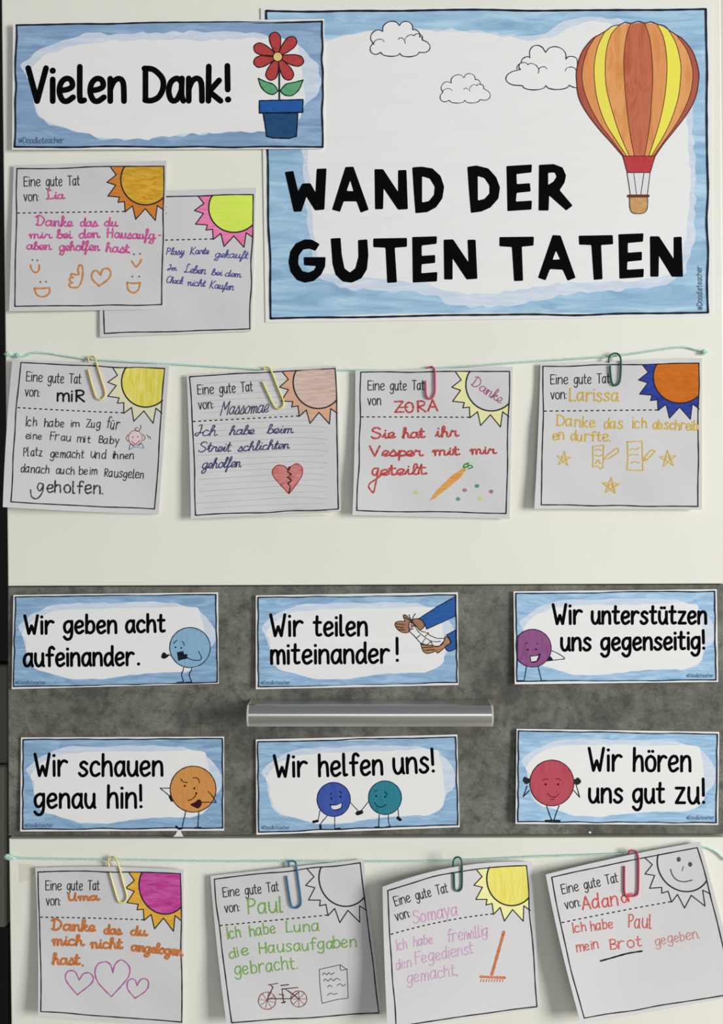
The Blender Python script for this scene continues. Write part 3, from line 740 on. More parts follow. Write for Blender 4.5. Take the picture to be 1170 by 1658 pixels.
for s_ in ("410,978! 350,905 335,860 355,828 395,832 422,885! 450,845 490,842 512,875 490,915 410,978", "625,990! 545,905 522,840 540,785 590,770 620,790 635,838! 650,785 690,758 738,800 735,860 690,920 625,990",
           "775,1000! 730,945 727,900 750,878 775,885 788,920! 805,888 835,875 860,900 845,950 775,1000"):
    k = Ink(sh, 3.4); k.line(Z(s_, 20, 1360, 3.9), 1.9, wob=.15); k.done('heart_drawing', MG, t)

t, sh = nt('note with uncoloured sun, green handwriting and a drawn bicycle', [(340.5, 1418), (588, 1391), (619, 1642), (367, 1661)],
    [(347, 1423.6), (583, 1397), (613, 1640), (375, 1656)], zfun(3.0, bl=7, wave=.6, belly=1.0, ph=.8), 23.0, bow=(0, 0, 0, -2))
GR = '#76ab45'
hand(t, sh, [('Paul', 400, 1481, 459, 1478, 27)], GR, 2.6, 'p', 'name_lettering', jit=.3, label='name in green felt pen')
hand(t, sh, [('Ich', 368, 1521, 391, 1518, 20), ('habe', 404, 1517, 447, 1511, 20), ('Luna', 462, 1511, 517, 1508, 19), ('die', 371, 1553, 404, 1546, 18), ('Hausaufgaben', 419, 1545, 577, 1534, 20),
    ('gebracht.', 380, 1580, 481, 1569, 22)], GR, 2.1, 'p', jit=.6, label='green felt pen handwriting')
k = Ink(sh, 3.4); k.line(circ(432.3, 1620.5, 14, n=16), 1.3, closed=True, wob=.2); k.line(circ(483.6, 1617.5, 13, n=16), 1.3, closed=True, wob=.2)
for a in range(8):
    k.stroke([(432.3, 1620.5), (432.3+13*math.cos(a*.785+.2), 1620.5+13*math.sin(a*.785+.2))], .8); k.stroke([(483.6, 1617.5), (483.6+12*math.cos(a*.785), 1617.5+12*math.sin(a*.785))], .8)
k.done('bicycle_wheels', ink('#8a4a48'), t)
k = Ink(sh, 3.6)
for s_ in ("438,1010 475,930! 455,912 448,915", "455,915 505,905", "440,1003 590,1003", "545,1030 540,940 640,1005", "525,920 575,913", "530,942 632,932", "515,975 545,980", "530,1028 555,1022", "590,1000 640,960"): k.line(Z(s_, 320, 1360, 3.9), 1.6, wob=.2)
k.done('bicycle_frame', ink('#5f3038'), t)
k = Ink(sh, 3.4); k.line(Z("768,818! 900,788! 943,820! 950,1000! 880,1008 785,1032! 772,920 768,818!", 320, 1360, 3.9), 1.1)
for s_ in ("900,788 903,822 943,815", "788,852 800,840 815,852 828,838 842,850 862,838", "795,890 808,878 822,892 840,876 858,890 875,874 900,885", "820,930 832,918 848,928", "880,920 900,908 915,922 932,912", "818,980 840,968 860,975 880,968"): k.line(Z(s_, 320, 1360, 3.9), 1.1)
k.done('page_drawing', ink('#4a4a55'), t)

def zs(u, v):
    return 3.2+15.5*((1-u)**1.15)*(0.6+0.4*v)+2.0*math.sin(math.pi*u)*(1-v)+0.8*math.sin(v*6+u*4)*(1-u)
t, sh = nt('note with pale yellow sun and drawn broom, its left side curling off the door', [(619, 1436), (861, 1396), (874, 1633), (627, 1668)],
    [(627.7, 1442), (852, 1401.5), (869, 1630), (641, 1662.6)], zs, 27.7, crayon('#e0dc92', '#e5e2a8', .4), crayon('#d8cb4e', '#e2d97e', 0.05, 26, 3), bow=(-13, 0, 0, -1), bbow=(-10, 0, -2, -1))
hand(t, sh, [('Somaya', 669, 1497, 741, 1482, 22)], '#d7a0c9', 1.9, 'p', 'name_lettering', jit=.4, label='name in pale pink pen', slant=.1)
hand(t, sh, [('Ich', 642, 1540, 660, 1536, 18), ('habe', 669, 1533, 701, 1528, 17), ('freiwillig', 724, 1527, 789, 1516, 20), ('den', 641, 1571, 667, 1566, 18), ('Fegedienst', 672, 1562, 766, 1544, 20),
    ('gemacht,', 659, 1593, 742, 1579, 20)], '#d3a3cc', 1.6, 'p', jit=.6, slant=.12, label='pale pink handwriting')
k = Ink(sh, 3.4); k.line([(815.5, 1509), (806, 1543), (796, 1578)], 4.6, wob=.1); k.done('broom_handle', crayon('#b0633a', '#c27e58', .3), t)
k = Ink(sh, 3.6); k.line([(778, 1581.5), (798, 1582.5), (817, 1583)], 4.2, wob=.1)
for i in range(9): k.line([(779+i*4.4, 1586), (778+i*4.4, 1589.5)], 1.5)
k.done('broom_head', ink('#cd7448', .3), t)

def za(u, v):
    return 3.2+11*((1-u)**2)*(v**1.3)+7*((1-u)**2.4)*((1-v)**2)+2.5*math.sin(math.pi*v)*(1-u)+1.5*u*(1-v)+.6*math.sin(v*5+u*5)
t, sh = nt('tilted note with a smiley face drawn in its sun, at the bottom right', [(883, 1416), (1133, 1363), (1196, 1612), (940.5, 1659)],
    [(893, 1420.5), (1128.5, 1372.6), (1188, 1609), (945.6, 1648.5)], za, 31.1, bow=(-3, 2, 0, -3), bbow=(-2, 2, 0, -3))
hand(t, sh, [('Adan', 942, 1474, 1002, 1467, 24), ('or', 1006, 1463, 1027, 1459, 20)], '#cf4a3f', 2.5, 'p', 'name_lettering', jit=.5, label='name in red pencil')
hand(t, sh, [('Ich', 927, 1511, 950, 1508, 17), ('habe', 956, 1508, 993, 1503, 18), ('Paul', 1016, 1503, 1055, 1504, 24), ('mein', 933, 1542, 970, 1536, 17), ('Brot', 987, 1539, 1040, 1533, 19)], '#cb5e55', 2.0, 'p', jit=.7, label='red pencil handwriting')
hand(t, sh, [('gegeben.', 1061, 1532, 1134, 1519, 17)], '#d28d86', 1.6, 'p', jit=.7, label='faint red pencil handwriting')
k = Ink(sh, 3.4); k.line([(972, 1556), (990, 1551), (1015, 1544), (1039, 1540)], 2.6, wob=.1); k.done('underline', ink('#202024', .02), t, 'black underline')
k = Ink(sh, 3.4); k.disc(1098.5, 1391.5, 3.4, 4); k.disc(1117, 1399.5, 3.4, 4); k.line([(1106, 1403), (1104, 1410)], 1.2); k.line(Z("840,225 852,262 880,292 925,303 975,293", 870, 1350, 3.9), 1.8)
k.done('smiley_face', ink('#4c4c52'), t)

# ---- clips, in the order of the notes
clip('#d6c57c', [(142.5, 598.4), (148, 620), (155, 642), (159, 646), (165, 646.5), (170.5, 637), (164, 614), (157, 591), (153.5, 580), (148, 577), (142, 579.5)], 3.6, 'cream paper clip on the note signed in black marker', SHEETS[2])
clip('#d3cb74', [(425, 618), (434, 638), (443.6, 657), (448, 661), (454, 661), (459, 652), (449, 626), (439.5, 602), (435, 596), (431, 594.5), (427, 596.5)], 3.6, 'yellow paper clip on the lined note with the split heart', SHEETS[3])
clip('#c8577a', [(689, 616.5), (689.2, 628), (690, 640), (693, 645), (699, 645), (704, 636), (704.4, 618), (704, 603), (702, 596), (697, 593.8), (692, 595.5)], 3.6, 'pink paper clip on the note with the carrot', SHEETS[4])
clip('#1f5a44', [(987.3, 592), (988, 603), (989.5, 616), (992, 622.5), (997, 624), (1003, 618), (1005, 600), (1004.7, 582), (1001, 574), (995, 572), (988, 575), (985, 583), (985.5, 585.5)], 3.6, 'dark green paper clip on the note with the dark blue sun rays', SHEETS[5])
clip('#d8cb84', [(177.7, 1412.6), (184, 1435), (190.5, 1456), (194.5, 1461), (201, 1460), (205.3, 1451), (199, 1427), (193, 1404), (188, 1391), (182, 1387.5), (176, 1391), (175, 1396)], 3.6, 'pale yellow paper clip on the note with three hearts', SHEETS[6])
clip('#2f6f9a', [(463.6, 1418.5), (467, 1442), (471, 1464), (476, 1470), (483, 1468.5), (487, 1460), (483.5, 1430), (480, 1404), (478, 1396.5), (473.5, 1393.8), (467, 1395)], 3.6, 'blue paper clip on the note with the bicycle', SHEETS[7])
clip('#1e5f47', [(734.6, 1412.6), (735, 1425), (735.4, 1437), (738, 1442), (743.5, 1442), (747.4, 1435.6), (747.8, 1415), (747.4, 1396), (745, 1389.5), (740.5, 1387.8), (735.5, 1390), (733.3, 1396)], 5.6, 'green paper clip on the curling note with the broom', SHEETS[8])
clip('#bf3f60', [(1010.5, 1402.6), (1010.3, 1425), (1010.7, 1444), (1014, 1450), (1022, 1451), (1029, 1449.5), (1032.6, 1443), (1033.4, 1415), (1033, 1389), (1030, 1380), (1024, 1377), (1018, 1378)], 5.0, 'crimson paper clip on the tilted smiley note', SHEETS[9])

# ------------------------------------------------------------------ printed signs and slogan cards
OUT_ = "105,215 160,170 240,130 300,115 500,110 700,105 850,110 940,135 990,170 1030,220 1045,270 1030,320 1000,345 985,380 960,420 900,445 750,450 640,460 500,480 360,482 270,455 190,435 150,400 135,330 120,270 100,235"
INN_ = "118,262 140,225 175,190 260,152 420,138 700,134 880,126 958,134 976,200 985,260 990,335 978,400 942,428 890,445 750,450 640,458 500,480 360,481 275,455 200,434 160,400 140,335 138,285"
_tb = Sheet([(83, 82), (1043, 70), (1050, 495), (85, 517)])
OUTN = [_tb.inv(a, b) for a, b, c in parse(OUT_)]; INNN = [_tb.inv(a, b) for a, b, c in parse(INN_)]
SIGW = ink('#e2e2e3', .0); 
def sign(name, label, paper, B, zf, cols, seed, amp, bw, group=None, cat='sign', outer=OUTN, inner=INNN, cardpx=None, n=12, ep=2.2):
    sh = Sheet(paper, zf); bq = Sheet(B, zf); c = sh.fwd(.5, .5)
    t = thing(name, label, cat, P(c[0], c[1], 1), group)
    sh.build(t, POSTER_PAPER, n)
    k = Ink(sh, 1); k.fill([[bq.fwd(*p) for p in ((0, 0), (1, 0), (1, 1), (0, 1))]], 14, 14); k.done('blue_watercolour', water(*cols), t, 'blue watercolour background')
    k = Ink(sh, 2); k.fill([blob([bq.fwd(*p) for p in outer], ep, seed)], 14, 10); k.done('pale_wash', water('#bccadd', '#c6d0df', '#cfd9e6', 1.5), t, 'pale lilac wash')
    k = Ink(sh, 3); k.fill([blob([bq.fwd(*p) for p in inner], ep*.8, seed+3)], 14, 10); k.done('white_centre', water('#dedede', '#e0e0e0', '#e1e1e1', .6), t, 'white brushed centre')
    k = Ink(sh, 9); border(k, bq, bw, amp, 10, seed); k.done('border_line', ink('#1c2434', .02), t)
    return t, sh
def lettering(t, sh, words, w, name='lettering'):
    for s_, x0, y0, x1, y1, h in words:
        k = Ink(sh, 5); write(k, s_, x0, y0, x1, y1, h, w, gap=15); k.done(name, BLACK, t)
def draw(t, sh, name, mat, fills=(), lines=(), layer=6, label=None, w=1.2, wob=.1):
    k = Ink(sh, layer)
    for q in fills: k.fill([q], 8, 5)
    for q in lines:
        if isinstance(q, tuple): k.line(q[0], q[1], wob=wob)
        else: k.line(q, w, wob=wob)
    return k.done(name, mat, t, label)
def figure_mat(h, h2): return water(h, h2, h, 1.6, True)
flatz = lambda a=0.0, b=0.0, ph=0.0: (lambda u, v: 1.0+a*(1-u)**2*1.0+b*u**2+.25*math.sin(u*6+ph)*.5+.25*math.sin(v*4+ph)*.4)

# the big poster
BQ = [(430.6, 17.5), (1142.4, 14.6), (1146, 506), (438, 515.6)]
bz = lambda u, v: 0.7+.3*math.sin(u*5)*.5+.3*math.sin(v*4+1)*.5
bqs = Sheet(BQ)
outer = [bqs.inv(a, b) for a, b in [(500, 62), (530, 64), (590, 52), (650, 48), (740, 47), (860, 60), (882, 54), (905, 38), (950, 26), (1000, 32), (1040, 50), (1075, 66), (1098, 100), (1118, 150), (1122, 230), (1126, 300), (1122, 390), (1108, 440), (1080, 462), (1000, 470), (905, 478), (850, 492), (790, 497), (722, 494), (705, 478), (640, 470), (560, 468), (515, 452), (500, 380), (490, 260), (482, 150)]]
inner = [bqs.inv(a, b) for a, b in [(500, 75), (550, 60), (600, 50), (720, 50), (800, 56), (865, 66), (895, 60), (920, 44), (960, 34), (1010, 42), (1060, 64), (1092, 100), (1108, 150), (1113, 208), (1117, 300), (1112, 370), (1100, 430), (1070, 450), (1000, 456), (900, 459), (830, 472), (760, 476), (720, 470), (690, 458), (640, 454), (560, 448), (518, 440), (506, 350), (498, 260), (490, 180)]]
t, sh = sign('title_poster', 'large landscape poster headed WAND DER GUTEN TATEN with striped balloon and clouds', [(422, 12.5), (1152, 8), (1154, 512), (429.6, 522.5)], BQ, bz,
    ('#7fa5c4', '#97bad5', '#b0cfe2', .7), 41.0, 1.6, 3.2, cat='poster', outer=outer, inner=inner, n=16, ep=2.5)
def bl(s_): return rounded(Z2(s_, 450, 250, 3.441), 1.6)
def br_(s_): return rounded(Z2(s_, 740, 250, 3.079), 1.6)
LET = [
[bl("38,98 85,92 112,205 135,162 180,160 208,210 215,80 270,78 258,308 205,312 158,235 130,318 88,320")],
[bl("375,70 420,68 505,308 460,325 437,262 365,262 345,320 300,308"), bl("402,145 382,203 420,205")],
[bl("537,82 585,82 668,208 668,88 715,86 723,305 668,308 588,190 585,305 540,306")],
[bl("747,72 800,68 860,78 905,120 925,180 915,245 880,295 830,322 765,328 755,200"), bl("802,122 845,135 872,180 868,225 840,260 802,268")],
[br_("50,62 95,55 155,70 195,115 213,165 205,220 165,265 120,285 68,292 58,180"), br_("102,108 135,118 160,155 160,195 135,222 103,230")],
[br_("245,58 372,50 370,90 295,98 297,148 362,143 366,185 296,192 292,235 372,230 370,275 250,283")],
[br_("407,52 480,48 525,65 542,105 535,140 510,178 575,255 543,280 458,205 455,280 405,280"), br_("453,92 485,90 495,110 480,135 453,152")],
[bl("232,500 208,538 175,525 140,530 115,565 112,610 135,650 170,658 200,645 212,622 145,618 143,572 265,572 262,625 240,670 200,705 150,715 105,700 70,655 58,600 68,540 100,495 150,473 190,475")],
[bl("293,468 348,465 355,560 370,635 400,658 430,635 447,570 445,477 497,473 503,560 495,640 465,690 410,715 360,708 320,670 303,610")],
[bl("530,468 718,465 718,515 650,520 662,713 608,716 598,520 530,517")],
[bl("747,460 885,456 883,498 800,508 800,565 875,560 875,605 800,612 798,662 887,655 885,708 750,714")],
[bl("922,475 975,473 1060,600 1055,475 1100,475 1110,693 1050,697 972,580 972,697 925,697")],
[br_("210,412 382,410 380,455 322,460 328,630 283,632 272,462 210,458")],
[br_("475,402 515,404 590,615 550,630 525,575 462,572 440,628 402,615"), br_("492,480 475,525 512,523")],
[br_("605,405 775,402 777,448 717,452 724,622 680,626 668,452 607,450")],
[br_("803,398 928,393 926,435 850,442 850,490 920,485 920,528 848,535 846,575 930,570 928,612 808,620")],
[br_("960,408 1005,408 1078,520 1078,412 1118,410 1125,610 1070,610 1005,505 1003,610 962,610")]]
for q in LET:
    k = Ink(sh, 6); k.fill(q, 20, 10); k.done('letter', BLACK, t)
def arcs(c, bulge, ox, oy, sc):
    c = [(a/sc+ox, b/sc+oy) for a, b in c]; segs = []
    for i, (a, b) in enumerate(zip(c, c[1:])):
        bu = bulge[i] if isinstance(bulge, (list, tuple)) else bulge
        dx, dy = b[0]-a[0], b[1]-a[1]; nx, ny = dy, -dx; L = []
        for j in range(13):
            s_ = j/12; hgt = bu*math.sqrt(max(0, 1-(2*s_-1)**2)); L.append((a[0]+dx*s_+nx*hgt, a[1]+dy*s_+ny*hgt))
        segs.append(L)
    return segs
def cloud(main, inner_, w=1.5, bulge=.38):
    k = Ink(sh, 6)
    L = arcs(main, bulge, 580, 20, 3.162); k.fill([[p for s_ in L for p in s_]], 10, 6); k.done('cloud_filling', water('#e1e1e1', '#e2e2e2', '#e3e3e3'), t)
    k = Ink(sh, 7)
    for s_ in L: k.stroke(s_, w, wob=.15)
    for c_ in inner_: 
        for s_ in arcs(c_, .35, 580, 20, 3.162): k.stroke(s_, w*.8, wob=.15)
    k.done('cloud_outline', ink('#33353a', .05), t)
cloud([(115, 205), (75, 158), (125, 97), (210, 68), (278, 90), (312, 125), (325, 140), (310, 205), (212, 210), (115, 205)], [[(78, 165), (132, 150)], [(240, 158), (285, 120)], [(284, 120), (330, 135)], [(205, 138), (232, 142)]], 1.6, [.6, .45, .4, .45, .3, .3, .75, .2, .18])
cloud([(465, 450), (432, 408), (475, 362), (540, 335), (598, 345), (622, 370), (640, 390), (622, 447), (545, 450), (465, 450)], [[(430, 415), (480, 402)], [(570, 405), (608, 375)], [(606, 376), (642, 385)], [(540, 395), (560, 395)]], 1.2, [.6, .45, .4, .45, .3, .3, .75, .2, .18])
cloud([(838, 375), (830, 292), (835, 258), (878, 232), (958, 205), (1062, 240), (1120, 246), (1120, 385), (1080, 372), (960, 375), (838, 375)], [[(812, 290), (868, 268)], [(866, 268), (920, 312)], [(922, 298), (965, 290)], [(1058, 300), (1115, 300)]], 1.6, [.95, .3, .3, .6, .42, .3, 0, .1, .18, .18])
# balloon
def bz_(s_): return smooth(Z(s_, 920, 20, 4.878), 5)
BLn = ["480,85 400,100 290,150 200,200 110,310 65,450 65,560 85,680 150,800 250,930 340,1030 430,1135",
 "220,185 150,300 110,450 115,580 160,720 240,870 330,990 435,1130", "290,150 235,260 205,400 205,530 230,700 290,870 370,1000 458,1132",
 "405,100 340,170 300,300 290,450 300,600 340,760 400,950 480,1133", "490,88 455,200 438,350 440,500 455,700 485,950 520,1135",
 "600,82 640,200 660,370 665,520 655,700 640,900 600,1135", "700,95 750,200 775,350 775,520 755,700 710,900 635,1135",
 "790,140 850,250 885,400 885,520 860,700 780,920 655,1133", "860,190 930,290 975,420 980,540 950,680 870,850 760,1010 672,1132",
 "700,90 800,145 890,200 980,310 1025,450 1028,540 1000,680 930,810 830,940 750,1040 685,1135"]
Lp = [bz_(s_) for s_ in BLn]
topc = bz_("200,200 290,150 350,108 405,98 450,78 490,88 550,70 605,84 650,74 700,92 760,108 800,145 890,200")
cols = ['#a04a3c', '#cd8148', '#e2d658', '#cf8848', '#ae5538', '#cd8148', '#e6db52', '#cf8848', '#a04a3c']
GORE = {0: Z2("220,185 200,200", 920, 20, 4.878)}
for i in range(9):
    A_, B_ = Lp[i], Lp[i+1]
    if i == 0: A_ = [p for p in Lp[0] if p[1] > 20+185/4.878]
    if i == 8: B_ = [p for p in Lp[9] if p[1] > 20+190/4.878]
    h2 = {'#a04a3c': '#aa5846', '#cd8148': '#d8935a', '#cf8848': '#dc9c62', '#ae5538': '#bd6a4c'}.get(cols[i], cols[i])
    draw(t, sh, 'balloon_gore', water(cols[i], h2, cols[i], 0.9, True), [A_+B_[::-1]], layer=8)
k = Ink(sh, 9.5)
for L in Lp[1:9]: k.stroke(L, 1.1)
k.stroke([p for p in Lp[0] if p[1] > 20+198/4.878], 1.6); k.stroke([p for p in Lp[9] if p[1] > 20+198/4.878], 1.6); k.stroke(topc, 1.5); k.done('balloon_seams', ink('#5a2c22', .03), t)
cq = Z2("430,1135 685,1135 645,1265 465,1265", 920, 20, 4.878)
draw(t, sh, 'balloon_gap', SIGW, [Z2("465,1265 645,1265 622,1445 490,1445", 920, 20, 4.878)], layer=7)
draw(t, sh, 'balloon_collar', water('#ab3036', '#b8383c', '#ab3036', 2), [cq], layer=9.7); draw(t, sh, 'balloon_collar_outline', ink('#5c1f22', .03), lines=[(cq+[cq[0]], 1.3)] if False else [([(p[0], p[1], True) for p in cq+[cq[0]]], 1.3)], layer=10.2)
draw(t, sh, 'balloon_basket', crayon('#b98a58', '#c9a06c', .7, 12, 20), [smooth(Z("483,1462! 625,1462! 622,1545 592,1585 512,1585 486,1545", 920, 20, 4.878), 2, True)], layer=8)
draw(t, sh, 'balloon_ropes', ink('#3c3a3c', .03), lines=[(Z("463,1265 490,1445", 920, 20, 4.878), 1.1), (Z("515,1265 538,1445", 920, 20, 4.878), 1), (Z("597,1265 570,1445", 920, 20, 4.878), 1), (Z("645,1265 622,1445", 920, 20, 4.878), 1.1),
     (Z("483,1462 486,1545 512,1585 592,1585 622,1545 625,1462", 920, 20, 4.878), 1.3)], layer=9.4)
draw(t, sh, 'balloon_rim', ink('#6a3630', .03), lines=[(Z("475,1451 628,1450", 920, 20, 4.878), 5)], layer=10)
k = Ink(sh, 10)
write(k, '@Doodleteacher', 1137, 502, 1135.5, 431, 9.5, .8, gap=12); k.done('small_print', ink('#3a5066', .05), t)

# thank-you sign
t, sh = sign('thank_you_sign', 'wide sign reading Vielen Dank with a red flower in a blue pot', [(21, 38), (525, 30.5), (524, 241), (19.5, 242.5)],
    [(26.8, 40.5), (521.5, 34.6), (522.5, 238), (23.5, 237.7)], lambda u, v: 2.2+1.2*(1-u)**3+.25*math.sin(u*6), ('#7391b2', '#829fc1', '#98b3d1', .8), 43.0, 1.3, 2.8, n=14, ep=2.5)
lettering(t, sh, [('Vielen', 41, 168.5, 206, 168.5, 63), ('Dank!', 229, 168, 375, 168, 63)], 9.4)
F_ = lambda s_: Z(s_, 400, 40, 8.29)
def petal(tx, ty, w=75):
    cx, cy = 410, 430; dx, dy = tx-cx, ty-cy; L = math.hypot(dx, dy); ux, uy = dx/L, dy/L; ps = []
    for t_, ww in ((.12, .25), (.4, .75), (.7, 1.0), (.9, .8), (1.0, .0), (.9, -.8), (.7, -1.0), (.4, -.75), (.12, -.25)):
        ps.append(((cx+dx*t_-uy*w*ww)/8.29+400, (cy+dy*t_+ux*w*ww)/8.29+40))
    return smooth(ps, 2, True)
for tx, ty in ((360, 100), (645, 175), (757, 500), (590, 735), (300, 742), (92, 520), (95, 285)):
    q = petal(tx, ty); o = draw(t, sh, 'petal', water('#a5353a', '#b2433f', '#9c2f3c', 4), [q], layer=7)
    draw(t, sh, 'petal_outline', ink('#35141c', .02), lines=[(q+[q[0]], 1.7)], layer=8)
draw(t, sh, 'stem', ink('#16302a', .03), lines=[(F_("430,520 432,1010"), 3)], layer=6.5)
for s_ in ("150,720! 240,762 350,800 415,885! 350,935 260,910 185,830", "750,740! 640,772 520,800 445,885! 500,940 600,950 695,870"):
    q = smooth(F_(s_), 2, True); draw(t, sh, 'leaf', water('#4f9468', '#63a57a', '#458a5e', 4), [q], layer=7); draw(t, sh, 'leaf_outline', ink('#10241c', .02), lines=[(q+[q[0]], 1.7)], layer=8)
q = circ(400+410/8.29, 40+430/8.29, 7.6, n=18); draw(t, sh, 'flower_centre', water('#d3b260', '#e0c680', '#d8bb70', 4), [q], layer=9); draw(t, sh, 'flower_centre_outline', ink('#301418', .02), lines=[(q+[q[0]], 1.6)], layer=9.6)
q = Z2("215,1185 680,1185 660,1500 560,1525 350,1520 265,1500", 400, 40, 8.29); draw(t, sh, 'pot_body', water('#163c68', '#1d4a78', '#1a3f66', 3), [q], layer=7); draw(t, sh, 'pot_outline', ink('#0c1626', .02), lines=[([(a, b, True) for a, b in q+[q[0]]], 2)], layer=8)
q = Z2("165,1020 750,1005 745,1175 165,1185", 400, 40, 8.29); draw(t, sh, 'pot_rim', water('#1b509a', '#2058a4', '#184a8c', 3), [q], layer=8.5); draw(t, sh, 'pot_rim_outline', ink('#0c1626', .02), lines=[([(a, b, True) for a, b in q+[q[0]]], 2)], layer=9)
k = Ink(sh, 6); write(k, '@Doodleteacher', 30, 232, 103, 232, 10, .9, gap=12); k.done('small_print', ink('#4a6684', .05), t)

# six slogan cards
CARDG = 'slogan cards on the grey drawer'
def card(label, paper, B, words, sig, cols, seed, zf=None, lift=1.2):
    t, sh = sign('slogan_card', label, paper, B, zf or (lambda u, v: 1.0+lift*((1-u)**2)*(.5+.5*v)+.3*u*u+.12*math.sin(u*6+seed)+.1*math.sin(v*4+seed)), cols, seed, .8, 1.9, CARDG, ep=1.3)
    lettering(t, sh, words, 4.9)
    k = Ink(sh, 6); write(k, '@Doodleteacher', sig[0], sig[1], sig[2], sig[1], 6.5, .6, gap=12); k.done('small_print', ink('#5f7690', .1), t)
    return t, sh
DK = ink('#141a22', .02)
LFT = ('#7294b6', '#85a7c7', '#9bbad6', 1.6); MID = ('#7b9dbe', '#8dafce', '#a3c1dc', 1.6); RGT = ('#83a7c8', '#97bad8', '#afcde5', 1.6)
def ball(t, sh, cx, cy, rx, ry, h, h2, oc, clipx=None):
    q = circ(cx, cy, rx, ry)
    if clipx: q = [(max(clipx, a), b) for a, b in q]
    draw(t, sh, 'figure_body', figure_mat(h, h2), [q], layer=6); draw(t, sh, 'figure_outline', ink(oc, .02), lines=[(q+[q[0]], 1.5)], layer=6.8)
# blue worried figure
t, sh = card('slogan card reading Wir geben acht aufeinander with a light blue round figure', [(21.7, 963.3), (353, 959), (354, 1106.7), (19, 1115.7)], [(25, 966.7), (349.5, 962.7), (351.7, 1104.5), (21.7, 1111.7)],
    [('Wir', 38, 1028.5, 88, 1028, 34), ('geben', 101.5, 1027.5, 190.5, 1027, 33), ('acht', 202, 1026, 269, 1025, 32), ('aufeinander', 36.5, 1081, 218, 1079, 34), ('.', 221.5, 1078, 227, 1078, 20)], (25, 1108, 75), LFT, 51)
A_ = lambda s_: Z(s_, 250, 1010, 11.7)
draw(t, sh, 'figure_limbs', ink('#24384c', .02), lines=[A_("550,830 545,880 515,960 550,1090"), A_("705,830 695,890 660,965 700,1090"), A_("270,590 300,600")], layer=5.8, w=1.5)
ball(t, sh, 307.5, 1048.5, 32.8, 32.4, '#74a2bf', '#86aeca', '#23384d')
draw(t, sh, 'figure_face', DK, [Z2("425,540 545,515 560,575 625,575 620,660 520,680 450,705", 250, 1010, 11.7)], [A_("362,375 395,335 430,315"), A_("530,335 552,365 565,410"), A_("620,645 720,685 850,690 890,650 870,590 835,525")], layer=7.2, w=1.4)
k = Ink(sh, 7.3)
for a, b in ((398, 445), (505, 458)): k.disc(250+a/11.7, 1010+b/11.7, 1.5)
k.done('figure_eyes', DK, t)
draw(t, sh, 'figure_hand', DK, [smooth(A_("130,620 150,560 190,540 240,585 270,570 270,610 200,660 140,650"), 2, True)], layer=7.2)
draw(t, sh, 'figure_feet', DK, lines=[(A_("430,1115 550,1110"), 2.6), (A_("590,1115 705,1110"), 2.6)], layer=7.2)

t, sh = card('slogan card reading Wir teilen miteinander with two hands sharing', [(414, 964), (741, 959), (742, 1109), (414, 1116)], [(417.7, 967.3), (737.7, 963.3), (740, 1105), (418.3, 1112)],
    [('Wir', 436, 1032, 491, 1031.5, 39), ('teilen', 506, 1031.5, 596, 1031, 36), ('miteinander', 436.5, 1077, 631, 1075, 36), ('!', 639, 1073, 646, 1073, 40)], (422, 1108.5, 470), MID, 52, lift=2)
B2 = lambda s_: Z2(s_, 620, 960, 9.36); B3 = lambda s_: Z(s_, 620, 960, 9.36)
def shape(name, s_, h, h2, oc='#161a26', lw=1.3, layer=6, sm=True):
    q = smooth(B3(s_), 2, True) if sm else B2(s_); draw(t, sh, name, water(h, h2, h, 3), [q], layer=layer); draw(t, sh, name+'_outline', ink(oc, .02), lines=[([(a, b) for a, b in q+[q[0]]], lw)] if sm else [([(a, b, True) for a, b in q+[q[0]]], lw)], layer=layer+.6)
shape('upper_hand', "185,460 240,430 330,425 310,370 310,335 350,340 420,400 520,390 590,420 625,500 560,560 480,500 400,560 380,600 300,600 240,570 190,510", '#8c6248', '#a2785c', '#2a1a16')
shape('upper_sleeve', "540,390! 820,210! 1095,55! 1095,350! 870,455! 660,550! 625,470 590,410!", '#1b4c8c', '#2358a0')
shape('lower_hand', "570,760! 640,780 760,800 840,810 930,720! 940,660! 985,680 1020,760 960,800 930,830 830,910 805,880! 700,915 630,905 590,840", '#96694e', '#b0835f', '#2a1a16')
shape('lower_sleeve', "960,640! 1100,560! 1100,850! 1000,885 950,850! 945,810 1030,760! 1010,690!", '#1b4c8c', '#2358a0')
shape('paper_chain', "400,440! 470,470 560,570 650,600 720,650 820,690! 930,690! 920,740 860,800 760,800 720,740 660,800! 580,770 480,660 410,590 385,520", '#dcdcdc', '#e2e2e2')
draw(t, sh, 'chain_lines', DK, lines=[B3("440,420 520,570 620,660 740,735 870,735"), B3("500,690 560,640"), B3("590,760 640,690"), B3("640,660 690,600"), B3("420,560 460,540")], layer=7.6, w=1.2)
draw(t, sh, 'finger_lines', ink('#2a1a16', .02), lines=[B3("200,470 320,480"), B3("200,510 310,530"), B3("240,560 330,560"), B3("600,830 760,820"), B3("630,870 780,860"), B3("430,440 395,330"), B3("440,440 460,360 490,315"), B3("430,430 330,370")], layer=7.8, w=1.3)

